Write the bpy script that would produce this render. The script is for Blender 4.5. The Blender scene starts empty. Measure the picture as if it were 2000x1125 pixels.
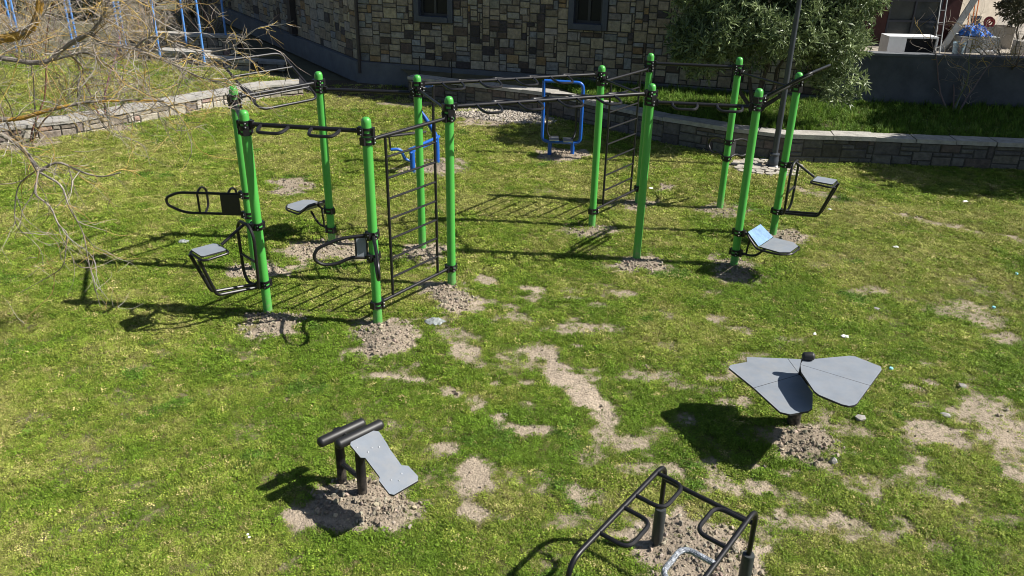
import bpy, math, random
import numpy as np
from mathutils import Vector, Matrix
R = math.radians
rng = np.random.default_rng(11)
random.seed(5)
scene = bpy.context.scene
COL = scene.collection

# ------------------------------------------------------------------ camera
CAM_P = R(25.27); CAM_ROLL = 0.01988; CAM_H = 4.743
cd = bpy.data.cameras.new("camera"); cam = bpy.data.objects.new("camera", cd); COL.objects.link(cam)
cd.sensor_fit = 'HORIZONTAL'; cd.sensor_width = 36.0; cd.lens = 1579.13 / 2000 * 36.0
cd.clip_start = 0.05; cd.clip_end = 600
_r = Vector((1, 0, 0)); _f = Vector((0, math.cos(CAM_P), -math.sin(CAM_P))); _u = _r.cross(_f)
_r2 = math.cos(CAM_ROLL) * _r + math.sin(CAM_ROLL) * _u
_u2 = -math.sin(CAM_ROLL) * _r + math.cos(CAM_ROLL) * _u
cam.matrix_world = Matrix(((_r2.x, _u2.x, -_f.x, 0), (_r2.y, _u2.y, -_f.y, 0), (_r2.z, _u2.z, -_f.z, CAM_H), (0, 0, 0, 1)))
scene.camera = cam

# ------------------------------------------------------------------ world and sun
SUN_EL = R(43.6)
w = bpy.data.worlds.new("World"); scene.world = w; w.use_nodes = True
nt = w.node_tree
bg = next(n for n in nt.nodes if n.type == 'BACKGROUND')
sky = nt.nodes.new('ShaderNodeTexSky'); sky.sky_type = 'NISHITA'; sky.sun_disc = False
sky.sun_elevation = SUN_EL; sky.sun_rotation = R(94); sky.altitude = 200
nt.links.new(sky.outputs[0], bg.inputs[0]); bg.inputs[1].default_value = 0.05
sd = bpy.data.lights.new("sun", 'SUN'); sd.energy = 5.0; sd.angle = R(0.53); sd.color = (1.0, 0.955, 0.88)
sun = bpy.data.objects.new("sun", sd); COL.objects.link(sun)
_sd = Vector((math.cos(SUN_EL) * 0.9976, -math.cos(SUN_EL) * 0.0698, math.sin(SUN_EL)))
sun.rotation_euler = _sd.to_track_quat('Z', 'Y').to_euler()
sun.location = (20, -2, 25)
vs = scene.view_settings
scene.display_settings.display_device = 'sRGB'
vs.view_transform = 'Standard'; vs.look = 'None'; vs.exposure = 0.88; vs.gamma = 1.0; vs.use_curve_mapping = False
scene.cycles.filter_width = 1.0
scene.cycles.max_bounces = 6; scene.cycles.diffuse_bounces = 2; scene.cycles.glossy_bounces = 3
scene.cycles.transmission_bounces = 4; scene.cycles.transparent_max_bounces = 6

# ------------------------------------------------------------------ materials
def mat(name, color, rough=0.6, metal=0.0, var=0.0, vscale=8.0, bump=0.0, bscale=40.0, attr=None, spec=0.5, coat=0.0, trans=0.0, inst=None):
    m = bpy.data.materials.new(name); m.use_nodes = True
    t = m.node_tree; b = next(n for n in t.nodes if n.type == 'BSDF_PRINCIPLED'); L = t.links
    b.inputs['Roughness'].default_value = rough; b.inputs['Metallic'].default_value = metal
    b.inputs['Specular IOR Level'].default_value = spec
    b.inputs['Coat Weight'].default_value = coat
    b.inputs['Base Color'].default_value = (*color, 1)
    src = None
    if attr or inst:
        a = t.nodes.new('ShaderNodeAttribute'); a.attribute_name = attr or inst
        a.attribute_type = 'INSTANCER' if inst else 'GEOMETRY'
        src = a.outputs['Color']
    if var > 0:
        tc = t.nodes.new('ShaderNodeTexCoord'); n = t.nodes.new('ShaderNodeTexNoise')
        n.inputs['Scale'].default_value = vscale; n.inputs['Detail'].default_value = 6; n.inputs['Roughness'].default_value = 0.65
        L.new(tc.outputs['Object'], n.inputs['Vector'])
        mr = t.nodes.new('ShaderNodeMapRange'); mr.inputs[1].default_value = 0.3; mr.inputs[2].default_value = 0.7
        mr.inputs[3].default_value = 1 - var; mr.inputs[4].default_value = 1 + var
        L.new(n.outputs['Fac'], mr.inputs[0])
        mx = t.nodes.new('ShaderNodeMix'); mx.data_type = 'RGBA'; mx.blend_type = 'MULTIPLY'; mx.inputs[0].default_value = 1
        if src: L.new(src, mx.inputs[6])
        else: mx.inputs[6].default_value = (*color, 1)
        L.new(mr.outputs[0], mx.inputs[7]); src = mx.outputs[2]
    if src: L.new(src, b.inputs['Base Color'])
    if bump > 0:
        tc = t.nodes.new('ShaderNodeTexCoord'); n = t.nodes.new('ShaderNodeTexNoise')
        n.inputs['Scale'].default_value = bscale; n.inputs['Detail'].default_value = 8
        L.new(tc.outputs['Object'], n.inputs['Vector'])
        bp = t.nodes.new('ShaderNodeBump'); bp.inputs['Strength'].default_value = bump; bp.inputs['Distance'].default_value = 0.02
        L.new(n.outputs['Fac'], bp.inputs['Height']); L.new(bp.outputs[0], b.inputs['Normal'])
    if trans > 0:
        tr = t.nodes.new('ShaderNodeBsdfTranslucent'); ms = t.nodes.new('ShaderNodeMixShader'); ms.inputs[0].default_value = trans
        if src: L.new(src, tr.inputs['Color'])
        else: tr.inputs['Color'].default_value = (*color, 1)
        out = next(n for n in t.nodes if n.type == 'OUTPUT_MATERIAL')
        L.new(b.outputs[0], ms.inputs[1]); L.new(tr.outputs[0], ms.inputs[2]); L.new(ms.outputs[0], out.inputs['Surface'])
    return m

M = {}
M['green'] = mat('green_powder_coat', (0.066, 0.34, 0.055), 0.40, var=0.06, vscale=3, coat=0.15)
M['black'] = mat('black_powder_coat', (0.007, 0.007, 0.009), 0.40, var=0.2, vscale=30, spec=0.4)
M['rubber'] = mat('black_rubber', (0.010, 0.010, 0.011), 0.5, var=0.2, vscale=20)
M['sleeve'] = mat('dark_grey_sleeve', (0.028, 0.033, 0.034), 0.55, var=0.15, vscale=12)
M['bolt'] = mat('zinc_bolt', (0.45, 0.46, 0.48), 0.45, metal=0.8)
M['grey'] = mat('grey_laminate_board', (0.185, 0.208, 0.238), 0.55, var=0.09, vscale=5)
M['edge'] = mat('board_core_edge', (0.02, 0.02, 0.022), 0.6)
M['film'] = mat('pale_blue_film', (0.11, 0.215, 0.36), 0.5, var=0.35, vscale=14, bump=0.5, bscale=25)
M['wrap'] = mat('clear_wrap_on_black', (0.22, 0.24, 0.27), 0.16, var=0.7, vscale=35, bump=0.9, bscale=60, spec=0.9)
M['blue'] = mat('blue_powder_coat', (0.008, 0.085, 0.38), 0.35, var=0.08, vscale=4, coat=0.2)
M['paleblue'] = mat('faded_blue_paint', (0.09, 0.25, 0.60), 0.4, var=0.15, vscale=5)
M['stone'] = mat('cut_stone', (1, 1, 1), 0.85, attr='col', var=0.38, vscale=9, bump=1.0, bscale=16)
M['mortar'] = mat('dark_mortar', (0.055, 0.05, 0.045), 0.9, var=0.3, vscale=20, bump=0.5)
M['concrete'] = mat('grey_concrete', (0.105, 0.112, 0.122), 0.85, var=0.22, vscale=2.2, bump=0.3, bscale=14)
M['surround'] = mat('window_surround_paint', (0.06, 0.068, 0.085), 0.7, var=0.1, vscale=5)
M['dkframe'] = mat('dark_window_frame', (0.025, 0.027, 0.032), 0.5, var=0.1)
M['glass'] = mat('dark_glass', (0.010, 0.012, 0.016), 0.3, spec=0.2)
M['pipe'] = mat('dark_downpipe', (0.035, 0.028, 0.028), 0.5, var=0.2)
M['cap'] = mat('pale_stone_cap', (0.31, 0.295, 0.265), 0.85, var=0.3, vscale=6, bump=0.5, bscale=30)
M['plaster'] = mat('grey_render', (0.085, 0.092, 0.105), 0.9, var=0.3, vscale=1.6, bump=0.3, bscale=10)
M['lamp'] = mat('lamp_post_paint', (0.036, 0.042, 0.052), 0.4, var=0.12, vscale=6)
M['bark'] = mat('grey_bark', (0.21, 0.185, 0.155), 0.9, var=0.4, vscale=18, bump=0.6, bscale=50)
M['barkdark'] = mat('dark_bark', (0.09, 0.072, 0.058), 0.9, var=0.4, vscale=18, bump=0.5, bscale=40)
M['twig'] = mat('twig_bark', (1, 1, 1), 0.8, attr='col')
M['leaf'] = mat('oleander_leaf', (1, 1, 1), 0.45, attr='col', trans=0.2)
M['grass'] = mat('grass_blade', (1, 1, 1), 0.65, inst='tint', trans=0.25, spec=0.2)
M['clod'] = mat('soil_clod', (1, 1, 1), 0.95, inst='tint', spec=0.1)
M['white'] = mat('white_enamel', (0.75, 0.76, 0.78), 0.4, var=0.06)
M['paper'] = mat('white_paper', (0.78, 0.78, 0.76), 0.8, var=0.1, vscale=30)
M['plastic'] = mat('clear_crumpled_plastic', (0.26, 0.28, 0.27), 0.2, var=0.3, vscale=30, spec=0.8)
M['capblue'] = mat('light_blue_plastic', (0.25, 0.62, 0.75), 0.4)
M['maroon'] = mat('maroon_timber', (0.055, 0.014, 0.012), 0.6, var=0.3, vscale=6)
M['roof'] = mat('brown_eave_boards', (0.085, 0.05, 0.04), 0.8, var=0.3, vscale=7)
M['pane'] = mat('grey_green_pane', (0.06, 0.075, 0.08), 0.15, var=0.3, vscale=1.5, spec=0.7)
M['tan'] = mat('tan_render', (0.42, 0.37, 0.30), 0.9, var=0.2, vscale=4, bump=0.3)
M['plank'] = mat('grey_plank', (0.26, 0.28, 0.29), 0.8, var=0.2, vscale=8)
M['tarp'] = mat('blue_tarp', (0.03, 0.16, 0.55), 0.35, var=0.5, vscale=9, bump=0.5, bscale=20)
M['bucket'] = mat('stained_blue_bucket', (0.15, 0.22, 0.27), 0.7, var=0.35, vscale=9)
M['pot'] = mat('slate_pot', (0.10, 0.14, 0.18), 0.6, var=0.3)
M['red'] = mat('red_white_hose', (0.45, 0.07, 0.07), 0.5, var=0.5, vscale=15)
M['orange'] = mat('orange_rod', (0.60, 0.16, 0.02), 0.6)
M['paving'] = mat('pale_paving_stone', (1, 1, 1), 0.9, attr='col', var=0.2, vscale=14, bump=0.4, bscale=40)

def dust(m, color, z0, z1, scale, amount):
    t = m.node_tree; b = next(n for n in t.nodes if n.type == 'BSDF_PRINCIPLED'); L = t.links
    src = b.inputs['Base Color'].links[0].from_socket
    g = t.nodes.new('ShaderNodeNewGeometry'); sx = t.nodes.new('ShaderNodeSeparateXYZ'); L.new(g.outputs['Position'], sx.inputs[0])
    mr = t.nodes.new('ShaderNodeMapRange'); mr.inputs[1].default_value = z0; mr.inputs[2].default_value = z1; mr.inputs[3].default_value = amount; mr.inputs[4].default_value = 0.03
    L.new(sx.outputs[2], mr.inputs[0])
    n = t.nodes.new('ShaderNodeTexNoise'); n.inputs['Scale'].default_value = scale; n.inputs['Detail'].default_value = 9; n.inputs['Roughness'].default_value = .7; L.new(g.outputs['Position'], n.inputs['Vector'])
    m2 = t.nodes.new('ShaderNodeMapRange'); m2.inputs[1].default_value = .42; m2.inputs[2].default_value = .66; L.new(n.outputs['Fac'], m2.inputs[0])
    mu = t.nodes.new('ShaderNodeMath'); mu.operation = 'MULTIPLY'; L.new(mr.outputs[0], mu.inputs[0]); L.new(m2.outputs[0], mu.inputs[1])
    mx = t.nodes.new('ShaderNodeMix'); mx.data_type = 'RGBA'; L.new(mu.outputs[0], mx.inputs[0]); L.new(src, mx.inputs[6]); mx.inputs[7].default_value = (*color, 1); L.new(mx.outputs[2], b.inputs['Base Color'])
dust(M['green'], (.24, .20, .15), .02, .35, 22, .8)
dust(M['black'], (.20, .17, .13), .0, .30, 25, .5)
dust(M['rubber'], (.10, .09, .08), .0, .2, 25, .5)
dust(M['grey'], (.30, .28, .25), .3, 1.2, 9, .35)

# ------------------------------------------------------------------ mesh helpers
class MB:
    def __init__(s): s.v = []; s.f = []; s.m = []; s.c = []
    def add(s, vs, fs, mi=0, col=None):
        o = len(s.v); s.v += [tuple(p) for p in vs]
        s.f += [tuple(i + o for i in f) for f in fs]; s.m += [mi] * len(fs)
        if col is not None: s.c += [col] * len(vs)
    def box(s, c, d, ax=None, mi=0, col=None):
        # c centre, d full sizes, ax 3 axes
        X, Y, Z = [Vector(a).normalized() for a in (ax or ((1, 0, 0), (0, 1, 0), (0, 0, 1)))]
        c = Vector(c); P = []
        for k in (-.5, .5):
            for i, j in ((-.5, -.5), (.5, -.5), (.5, .5), (-.5, .5)):
                P.append(c + X * i * d[0] + Y * j * d[1] + Z * k * d[2])
        s.add(P, [(3, 2, 1, 0), (4, 5, 6, 7), (0, 1, 5, 4), (1, 2, 6, 5), (2, 3, 7, 6), (3, 0, 4, 7)], mi, col)
    def prism(s, poly, thick, origin=(0, 0, 0), ax=None, mi=0, mi_side=None, chamfer=0.0):
        # polygon (2d, ccw) in plane axes X,Y ; top face at +thick/2 along Z
        X, Y, Z = [Vector(a).normalized() for a in (ax or ((1, 0, 0), (0, 1, 0), (0, 0, 1)))]
        o = Vector(origin); n = len(poly)
        top = [o + X * p[0] + Y * p[1] + Z * thick / 2 for p in poly]
        bot = [o + X * p[0] + Y * p[1] - Z * thick / 2 for p in poly]
        s.add(top + bot, [tuple(range(n)), tuple(range(2 * n - 1, n - 1, -1))], mi)
        s.add(top + bot, [(i, i + n, (i + 1) % n + n, (i + 1) % n) for i in range(n)], mi if mi_side is None else mi_side)
    def tube(s, path, r, n=10, closed=False, mi=0, col=None, dome=False):
        P = [Vector(p) for p in path]; k = len(P)
        rr = list(r) if hasattr(r, '__len__') else [r] * k
        T = []
        for i in range(k):
            if closed: t = P[(i + 1) % k] - P[i - 1]
            else: t = P[min(i + 1, k - 1)] - P[max(i - 1, 0)]
            T.append(t.normalized() if t.length > 1e-9 else Vector((0, 0, 1)))
        a = Vector((0, 0, 1)) if abs(T[0].z) < .9 else Vector((1, 0, 0))
        N = (a - T[0] * a.dot(T[0])).normalized(); V = []
        for i in range(k):
            N = N - T[i] * N.dot(T[i])
            if N.length < 1e-6: N = T[i].orthogonal()
            N.normalize(); B = T[i].cross(N)
            for j in range(n):
                an = 2 * math.pi * j / n
                V.append(P[i] + (N * math.cos(an) + B * math.sin(an)) * rr[i])
        F = []
        for i in range(k if closed else k - 1):
            i2 = (i + 1) % k
            for j in range(n):
                j2 = (j + 1) % n
                F.append((i * n + j, i * n + j2, i2 * n + j2, i2 * n + j))
        if not closed:
            F.append(tuple(range(n - 1, -1, -1))); F.append(tuple((k - 1) * n + j for j in range(n)))
        s.add(V, F, mi, col)
    def lathe(s, prof, c=(0, 0, 0), n=24, mi=0, ax=None):
        X, Y, Z = [Vector(a).normalized() for a in (ax or ((1, 0, 0), (0, 1, 0), (0, 0, 1)))]
        c = Vector(c); V = []
        for (r, z) in prof:
            for j in range(n):
                an = 2 * math.pi * j / n
                V.append(c + X * r * math.cos(an) + Y * r * math.sin(an) + Z * z)
        F = []; k = len(prof)
        for i in range(k - 1):
            for j in range(n):
                j2 = (j + 1) % n
                F.append((i * n + j, i * n + j2, (i + 1) * n + j2, (i + 1) * n + j))
        F.append(tuple(range(n - 1, -1, -1))); F.append(tuple((k - 1) * n + j for j in range(n)))
        s.add(V, F, mi)
    def capsule(s, a, b, r, n=16, mi=0):
        a = Vector(a); b = Vector(b); L = (b - a).length; Z = (b - a).normalized(); X = Z.orthogonal().normalized(); Y = Z.cross(X)
        pr = [(r * .02, 0)] + [(r * math.sin(t), r * .7 - r * .7 * math.cos(t)) for t in (R(30), R(55), R(75), R(90))]
        pr += [(x, L - z) for x, z in reversed(pr)]
        s.lathe(pr, a, n, mi, (X, Y, Z))
    def build(s, name, mats, parent=None, smooth=True, angle=35, origin=None):
        o = Vector((0, 0, 0))
        if parent is not None:
            p = parent
            while p is not None: o += p.location; p = p.parent
        if origin is not None: o = Vector(origin)
        me = bpy.data.meshes.new(name)
        me.from_pydata([(v[0] - o.x, v[1] - o.y, v[2] - o.z) for v in s.v], [], s.f)
        for m in (mats if isinstance(mats, (list, tuple)) else [mats]): me.materials.append(m)
        if any(s.m): me.polygons.foreach_set('material_index', s.m)
        if s.c:
            ca = me.color_attributes.new('col', 'FLOAT_COLOR', 'POINT')
            ca.data.foreach_set('color', np.array([(*c, 1) for c in s.c], dtype=np.float32).ravel())
        if smooth:
            me.polygons.foreach_set('use_smooth', [True] * len(me.polygons)); me.set_sharp_from_angle(angle=R(angle))
        me.update()
        ob = bpy.data.objects.new(name, me); COL.objects.link(ob)
        if parent is not None: ob.parent = parent
        elif origin is not None: ob.location = o
        return ob

def fillet(pts, rad, seg=5, closed=False):
    P = [Vector(p) for p in pts]; out = []; k = len(P)
    for i in range(k):
        if not closed and i in (0, k - 1): out.append(P[i]); continue
        a = P[i - 1] - P[i]; b = P[(i + 1) % k] - P[i]
        d = min(rad, a.length * .48, b.length * .48)
        A = P[i] + a.normalized() * d; B = P[i] + b.normalized() * d
        for j in range(seg + 1):
            t = j / seg; out.append(A * (1 - t) ** 2 + P[i] * 2 * t * (1 - t) + B * t * t)
    return out

def tag(o, label, cat, group=None, kind=None):
    if label: o['label'] = label
    if cat: o['category'] = cat
    if group: o['group'] = group
    if kind: o['kind'] = kind
    return o
def empty(name, loc, label, cat, group=None):
    o = bpy.data.objects.new(name, None); COL.objects.link(o); o.location = loc; o.empty_display_size = .2
    return tag(o, label, cat, group)
def link_copy(o, parent, loc=None, rz=None):
    c = o.copy(); COL.objects.link(c); c.parent = parent
    if loc is not None: c.location = loc
    if rz is not None: c.rotation_euler = (0, 0, rz)
    return c
def V3(p, z): return Vector((p[0], p[1], z))

# ------------------------------------------------------------------ noise
def _lat(ix, iy, seed):
    h = (ix.astype(np.int64) * 374761393 + iy.astype(np.int64) * 668265263 + seed * 1442695041) & 0x7fffffff
    h = ((h ^ (h >> 13)) * 1274126177) & 0x7fffffff
    return ((h ^ (h >> 16)) & 0xffff) / 65535.0
def vnoise(x, y, seed=0):
    ix = np.floor(x); iy = np.floor(y); fx = x - ix; fy = y - iy
    fx = fx * fx * (3 - 2 * fx); fy = fy * fy * (3 - 2 * fy)
    a = _lat(ix, iy, seed); b = _lat(ix + 1, iy, seed); c = _lat(ix, iy + 1, seed); d = _lat(ix + 1, iy + 1, seed)
    return (a * (1 - fx) + b * fx) * (1 - fy) + (c * (1 - fx) + d * fx) * fy
def fbm(x, y, seed=0, oct=4):
    s = 0; a = .5; tot = 0
    for o in range(oct):
        s = s + a * vnoise(x * 2 ** o + 17.3 * o, y * 2 ** o - 9.1 * o, seed + o); tot += a; a *= .55
    return s / tot
def sstep(a, b, x):
    t = np.clip((x - a) / (b - a), 0, 1); return t * t * (3 - 2 * t)

# ------------------------------------------------------------------ ground: soil patches (x, y, rx, ry, strength, mound)
SOIL = [(-3.63,10.43,.42,.36,1,.03),(-3.0,8.86,.44,.42,1,.05),(-4.11,14.22,.54,.5,.9,.02),(-2.79,11.23,.55,.45,.9,.02),(-1.52,8.60,.40,.50,1,.07),(-.83,9.78,.38,.46,1,.05),
 (-.37,10.24,.19,.24,.9,0),(-1.35,11.16,.40,.40,1,.03),(1.35,12.25,.48,.28,.75,.02),(1.93,10.89,.40,.34,1,.04),(2.15,13.65,.42,.34,.9,.03),(2.85,14.6,.26,.22,.9,.02),
 (3.65,13.42,.45,.38,.7,.02),(3.30,10.80,.40,.44,.85,.03),(4.36,12.13,.36,.36,.9,.04),(1.03,16.69,.52,.5,1,.05),(-1.57,15.52,.62,.55,1,.03),(-1.34,7.70,.44,.13,.95,0),(-1.0,7.62,.25,.10,.9,0),
 (-.56,8.27,.18,.18,.9,0),(.84,8.93,.34,.2,.75,0),(1.23,8.94,.2,.16,.75,0),(.29,8.33,.22,.28,.85,0),(.54,7.85,.22,.34,1,0),(.80,7.35,.26,.28,1,0),(.42,8.3,.26,.22,.95,0),(.95,7.0,.14,.2,.9,0),(.95,7.75,.35,.07,.8,0),(-.1,6.95,.12,.16,.9,0),(.2,6.75,.2,.12,.9,0),(-.30,6.0,.13,.22,.95,0),(.07,9.17,.16,.12,.7,0),
 (-.35,7.16,.16,.18,.7,0),(.19,7.18,.12,.18,.7,0),(.03,6.8,.17,.10,.8,0),(-.61,6.4,.11,.1,.85,0),(-.29,5.84,.17,.10,.85,0),(-.27,5.5,.13,.12,.9,0),(-.16,6.14,.12,.1,.7,0),
 (.77,6.32,.15,.2,.6,0),(-1.33,5.58,.44,.38,1,.05),(-1.0,5.45,.3,.25,.9,.03),(2.98,6.56,.34,.36,.95,.06),(2.0,5.94,.15,.2,.8,0),(1.52,5.10,.50,.46,1,.05),(1.75,4.75,.3,.4,.9,.03),(4.31,6.77,.38,.22,.9,0),
 (5.0,7.22,.34,.26,.85,0),(5.1,6.9,.36,.3,.9,0),(4.87,6.37,.17,.2,.7,0),(3.25,6.02,.28,.12,.6,0),(3.7,6.05,.2,.1,.55,0),(6.1,9.5,.40,.45,.75,0),(6.12,8.88,.3,.19,.7,0),(4.9,10.15,.4,.16,.7,0),
 (5.0,16.1,.62,.55,1,0),(-.46,19.95,1.2,.75,1,.06),(.4,19.9,.55,.6,1,.05),(-2.9,21.1,.7,.35,.7,0),(.55,14.2,.3,.2,.5,0),(-3.2,5.3,.3,.25,.3,0),(-4.0,6.2,.35,.5,.3,0),(-3.7,5.0,.25,.3,.3,0),
 (-1.0,9.0,.16,.14,.6,0),(-9.2,18.2,.5,.4,.8,.04),(-10.3,16.7,.6,.4,.8,.04),(-2.6,6.6,.3,.2,.4,0),(.3,5.0,.2,.2,.4,0)]
_q = random.Random(77)
_ln = [(5.26, 14.91), (5.82, 14.25), (6.37, 13.72), (6.88, 13.22), (7.33, 12.88), (7.77, 12.54), (8.27, 12.23), (8.9, 11.85)]
for _a, _b in zip(_ln, _ln[1:]):
    for _k in range(6):
        _t = (_k + _q.random()) / 6; SOIL.append((_a[0] + (_b[0] - _a[0]) * _t + _q.gauss(0, .05), _a[1] + (_b[1] - _a[1]) * _t + _q.gauss(0, .03), _q.uniform(.12, .26), _q.uniform(.06, .12), _q.uniform(.45, .8), 0))
for _ in range(190):
    _x, _y = (_q.uniform(-1.3, 3.2), _q.uniform(5.3, 10.2)) if _ < 130 else (_q.uniform(3, 6.3), _q.uniform(5, 8.2))
    SOIL.append((_x, _y, _q.uniform(.06, .2), _q.uniform(.05, .13), _q.uniform(.45, .9), 0))
for _ in range(45):
    SOIL.append((_q.uniform(-6, -1.6), _q.uniform(4.6, 9.5), _q.uniform(.06, .2), _q.uniform(.05, .14), _q.uniform(.25, .5), 0))
def soil_mask(x, y):
    n = fbm(x * 2.6, y * 2.6, 3, 4); n2 = fbm(x * 8, y * 8, 7, 3)
    out = np.zeros_like(x); mound = np.zeros_like(x)
    for sx, sy, rx, ry, st, mh in SOIL:
        d = np.sqrt(((x - sx) / rx) ** 2 + ((y - sy) / ry) ** 2)
        dd = d * .9 + (n - .5) * 1.5 + (n2 - .5) * .9
        out = np.maximum(out, st * (1 - sstep(.6, 1.2, dd)))
        if mh: mound = np.maximum(mound, mh * (1 - sstep(.1, 1.15, d)))
    # thin worn turf between the stations
    worn = sstep(.60, .76, fbm(x * 1.5 + 4, y * 1.5, 21, 5)) * .62 * np.clip(1 - np.abs(y - 8.0) / 7, 0, 1)
    out = np.maximum(out, worn * (.4 + .6 * sstep(-2.2, .5, x)))
    return np.clip(out, 0, 1), mound
def ground_z(x, y, s=None, mound=None):
    if s is None: s, mound = soil_mask(x, y)
    return (fbm(x * .5, y * .5, 40, 3) - .5) * .05 + mound + s * (fbm(x * 14, y * 14, 55, 3) - .5) * .045 + (fbm(x * 4, y * 4, 60, 3) - .5) * .015

# ------------------------------------------------------------------ ground sheets
gm = bpy.data.materials.new('lawn_soil'); gm.use_nodes = True
t = gm.node_tree; L = t.links; b = next(n for n in t.nodes if n.type == 'BSDF_PRINCIPLED'); b.inputs['Roughness'].default_value = .95; b.inputs['Specular IOR Level'].default_value = .15
a = t.nodes.new('ShaderNodeAttribute'); a.attribute_name = 'col'
tc = t.nodes.new('ShaderNodeTexCoord')
n1 = t.nodes.new('ShaderNodeTexNoise'); n1.inputs['Scale'].default_value = 26; n1.inputs['Detail'].default_value = 8; n1.inputs['Roughness'].default_value = .7
L.new(tc.outputs['Object'], n1.inputs['Vector'])
mr = t.nodes.new('ShaderNodeMapRange'); mr.inputs[1].default_value = .3; mr.inputs[2].default_value = .7; mr.inputs[3].default_value = .62; mr.inputs[4].default_value = 1.3
L.new(n1.outputs['Fac'], mr.inputs[0])
mx = t.nodes.new('ShaderNodeMix'); mx.data_type = 'RGBA'; mx.blend_type = 'MULTIPLY'; mx.inputs[0].default_value = 1
L.new(a.outputs['Color'], mx.inputs[6]); L.new(mr.outputs[0], mx.inputs[7]); L.new(mx.outputs[2], b.inputs['Base Color'])
bp = t.nodes.new('ShaderNodeBump'); bp.inputs['Strength'].default_value = .8; bp.inputs['Distance'].default_value = .03
n2 = t.nodes.new('ShaderNodeTexNoise'); n2.inputs['Scale'].default_value = 45; n2.inputs['Detail'].default_value = 6
L.new(tc.outputs['Object'], n2.inputs['Vector']); L.new(n2.outputs['Fac'], bp.inputs['Height']); L.new(bp.outputs[0], b.inputs['Normal'])

SOILC = np.array((.335, .287, .22)); THATCH = np.array((.105, .10, .035)); DIRT = np.array((.085, .068, .048))
def grid_mesh(name, xs, ys, zf, colf):
    X, Y = np.meshgrid(xs, ys); x = X.ravel(); y = Y.ravel()
    z = zf(x, y); col = colf(x, y)
    nx, ny = len(xs), len(ys)
    i = np.arange(nx * ny).reshape(ny, nx)
    F = np.stack([i[:-1, :-1], i[:-1, 1:], i[1:, 1:], i[1:, :-1]], -1).reshape(-1, 4)
    me = bpy.data.meshes.new(name)
    me.vertices.add(len(x)); me.vertices.foreach_set('co', np.stack([x, y, z], 1).astype(np.float32).ravel())
    me.loops.add(F.size); me.loops.foreach_set('vertex_index', F.ravel().astype(np.int32))
    me.polygons.add(len(F)); me.polygons.foreach_set('loop_start', (np.arange(len(F)) * 4).astype(np.int32))
    me.update(calc_edges=True)
    ca = me.color_attributes.new('col', 'FLOAT_COLOR', 'POINT')
    ca.data.foreach_set('color', np.concatenate([col, np.ones((len(x), 1))], 1).astype(np.float32).ravel())
    me.polygons.foreach_set('use_smooth', [True] * len(F))
    me.materials.append(gm); me.validate()
    o = bpy.data.objects.new(name, me); COL.objects.link(o); return o
def path_mask(x, y):   # bare shaded strip by the building and the path behind the left bed
    d = (x + 4.5) * .286 + (y - 23.9) * .958
    return sstep(-2.6, -1.6, d + (fbm(x * 1.5, y * 1.5, 31, 3) - .5) * .8)
def ground_col(x, y):
    s, m = soil_mask(x, y)
    dry = fbm(x * .8, y * .8, 90, 4)[:, None]
    th = THATCH * (.8 + .5 * dry)
    pm = path_mask(x, y)[:, None]
    th = th * (1 - pm) + DIRT * (.7 + .6 * fbm(x * 3, y * 3, 33, 3))[:, None] * pm
    hue = fbm(x * 2, y * 2, 95, 3)[:, None]
    sc = SOILC * (1 - .28 * sstep(.005, .03, m))[:, None] * (.82 + .36 * hue) * np.array([1, 1 - .04 * 1, 1 - .05])
    return th * (1 - s[:, None]) + sc * s[:, None]
lawn = grid_mesh('ground', np.arange(-13.5, 13.5, .05), np.arange(2.2, 24.2, .05), ground_z, ground_col)
lawn['kind'] = 'structure'
base = MB(); base.add([(-160, -120, -.09), (160, -120, -.09), (160, 200, -.09), (-160, 200, -.09)], [(0, 1, 2, 3)])
M['field'] = mat('rough_ground', (.075, .07, .035), .95, var=.5, vscale=.6, bump=.4, bscale=3)
base.build('terrain', M['field'], smooth=False)['kind'] = 'structure'

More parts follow.
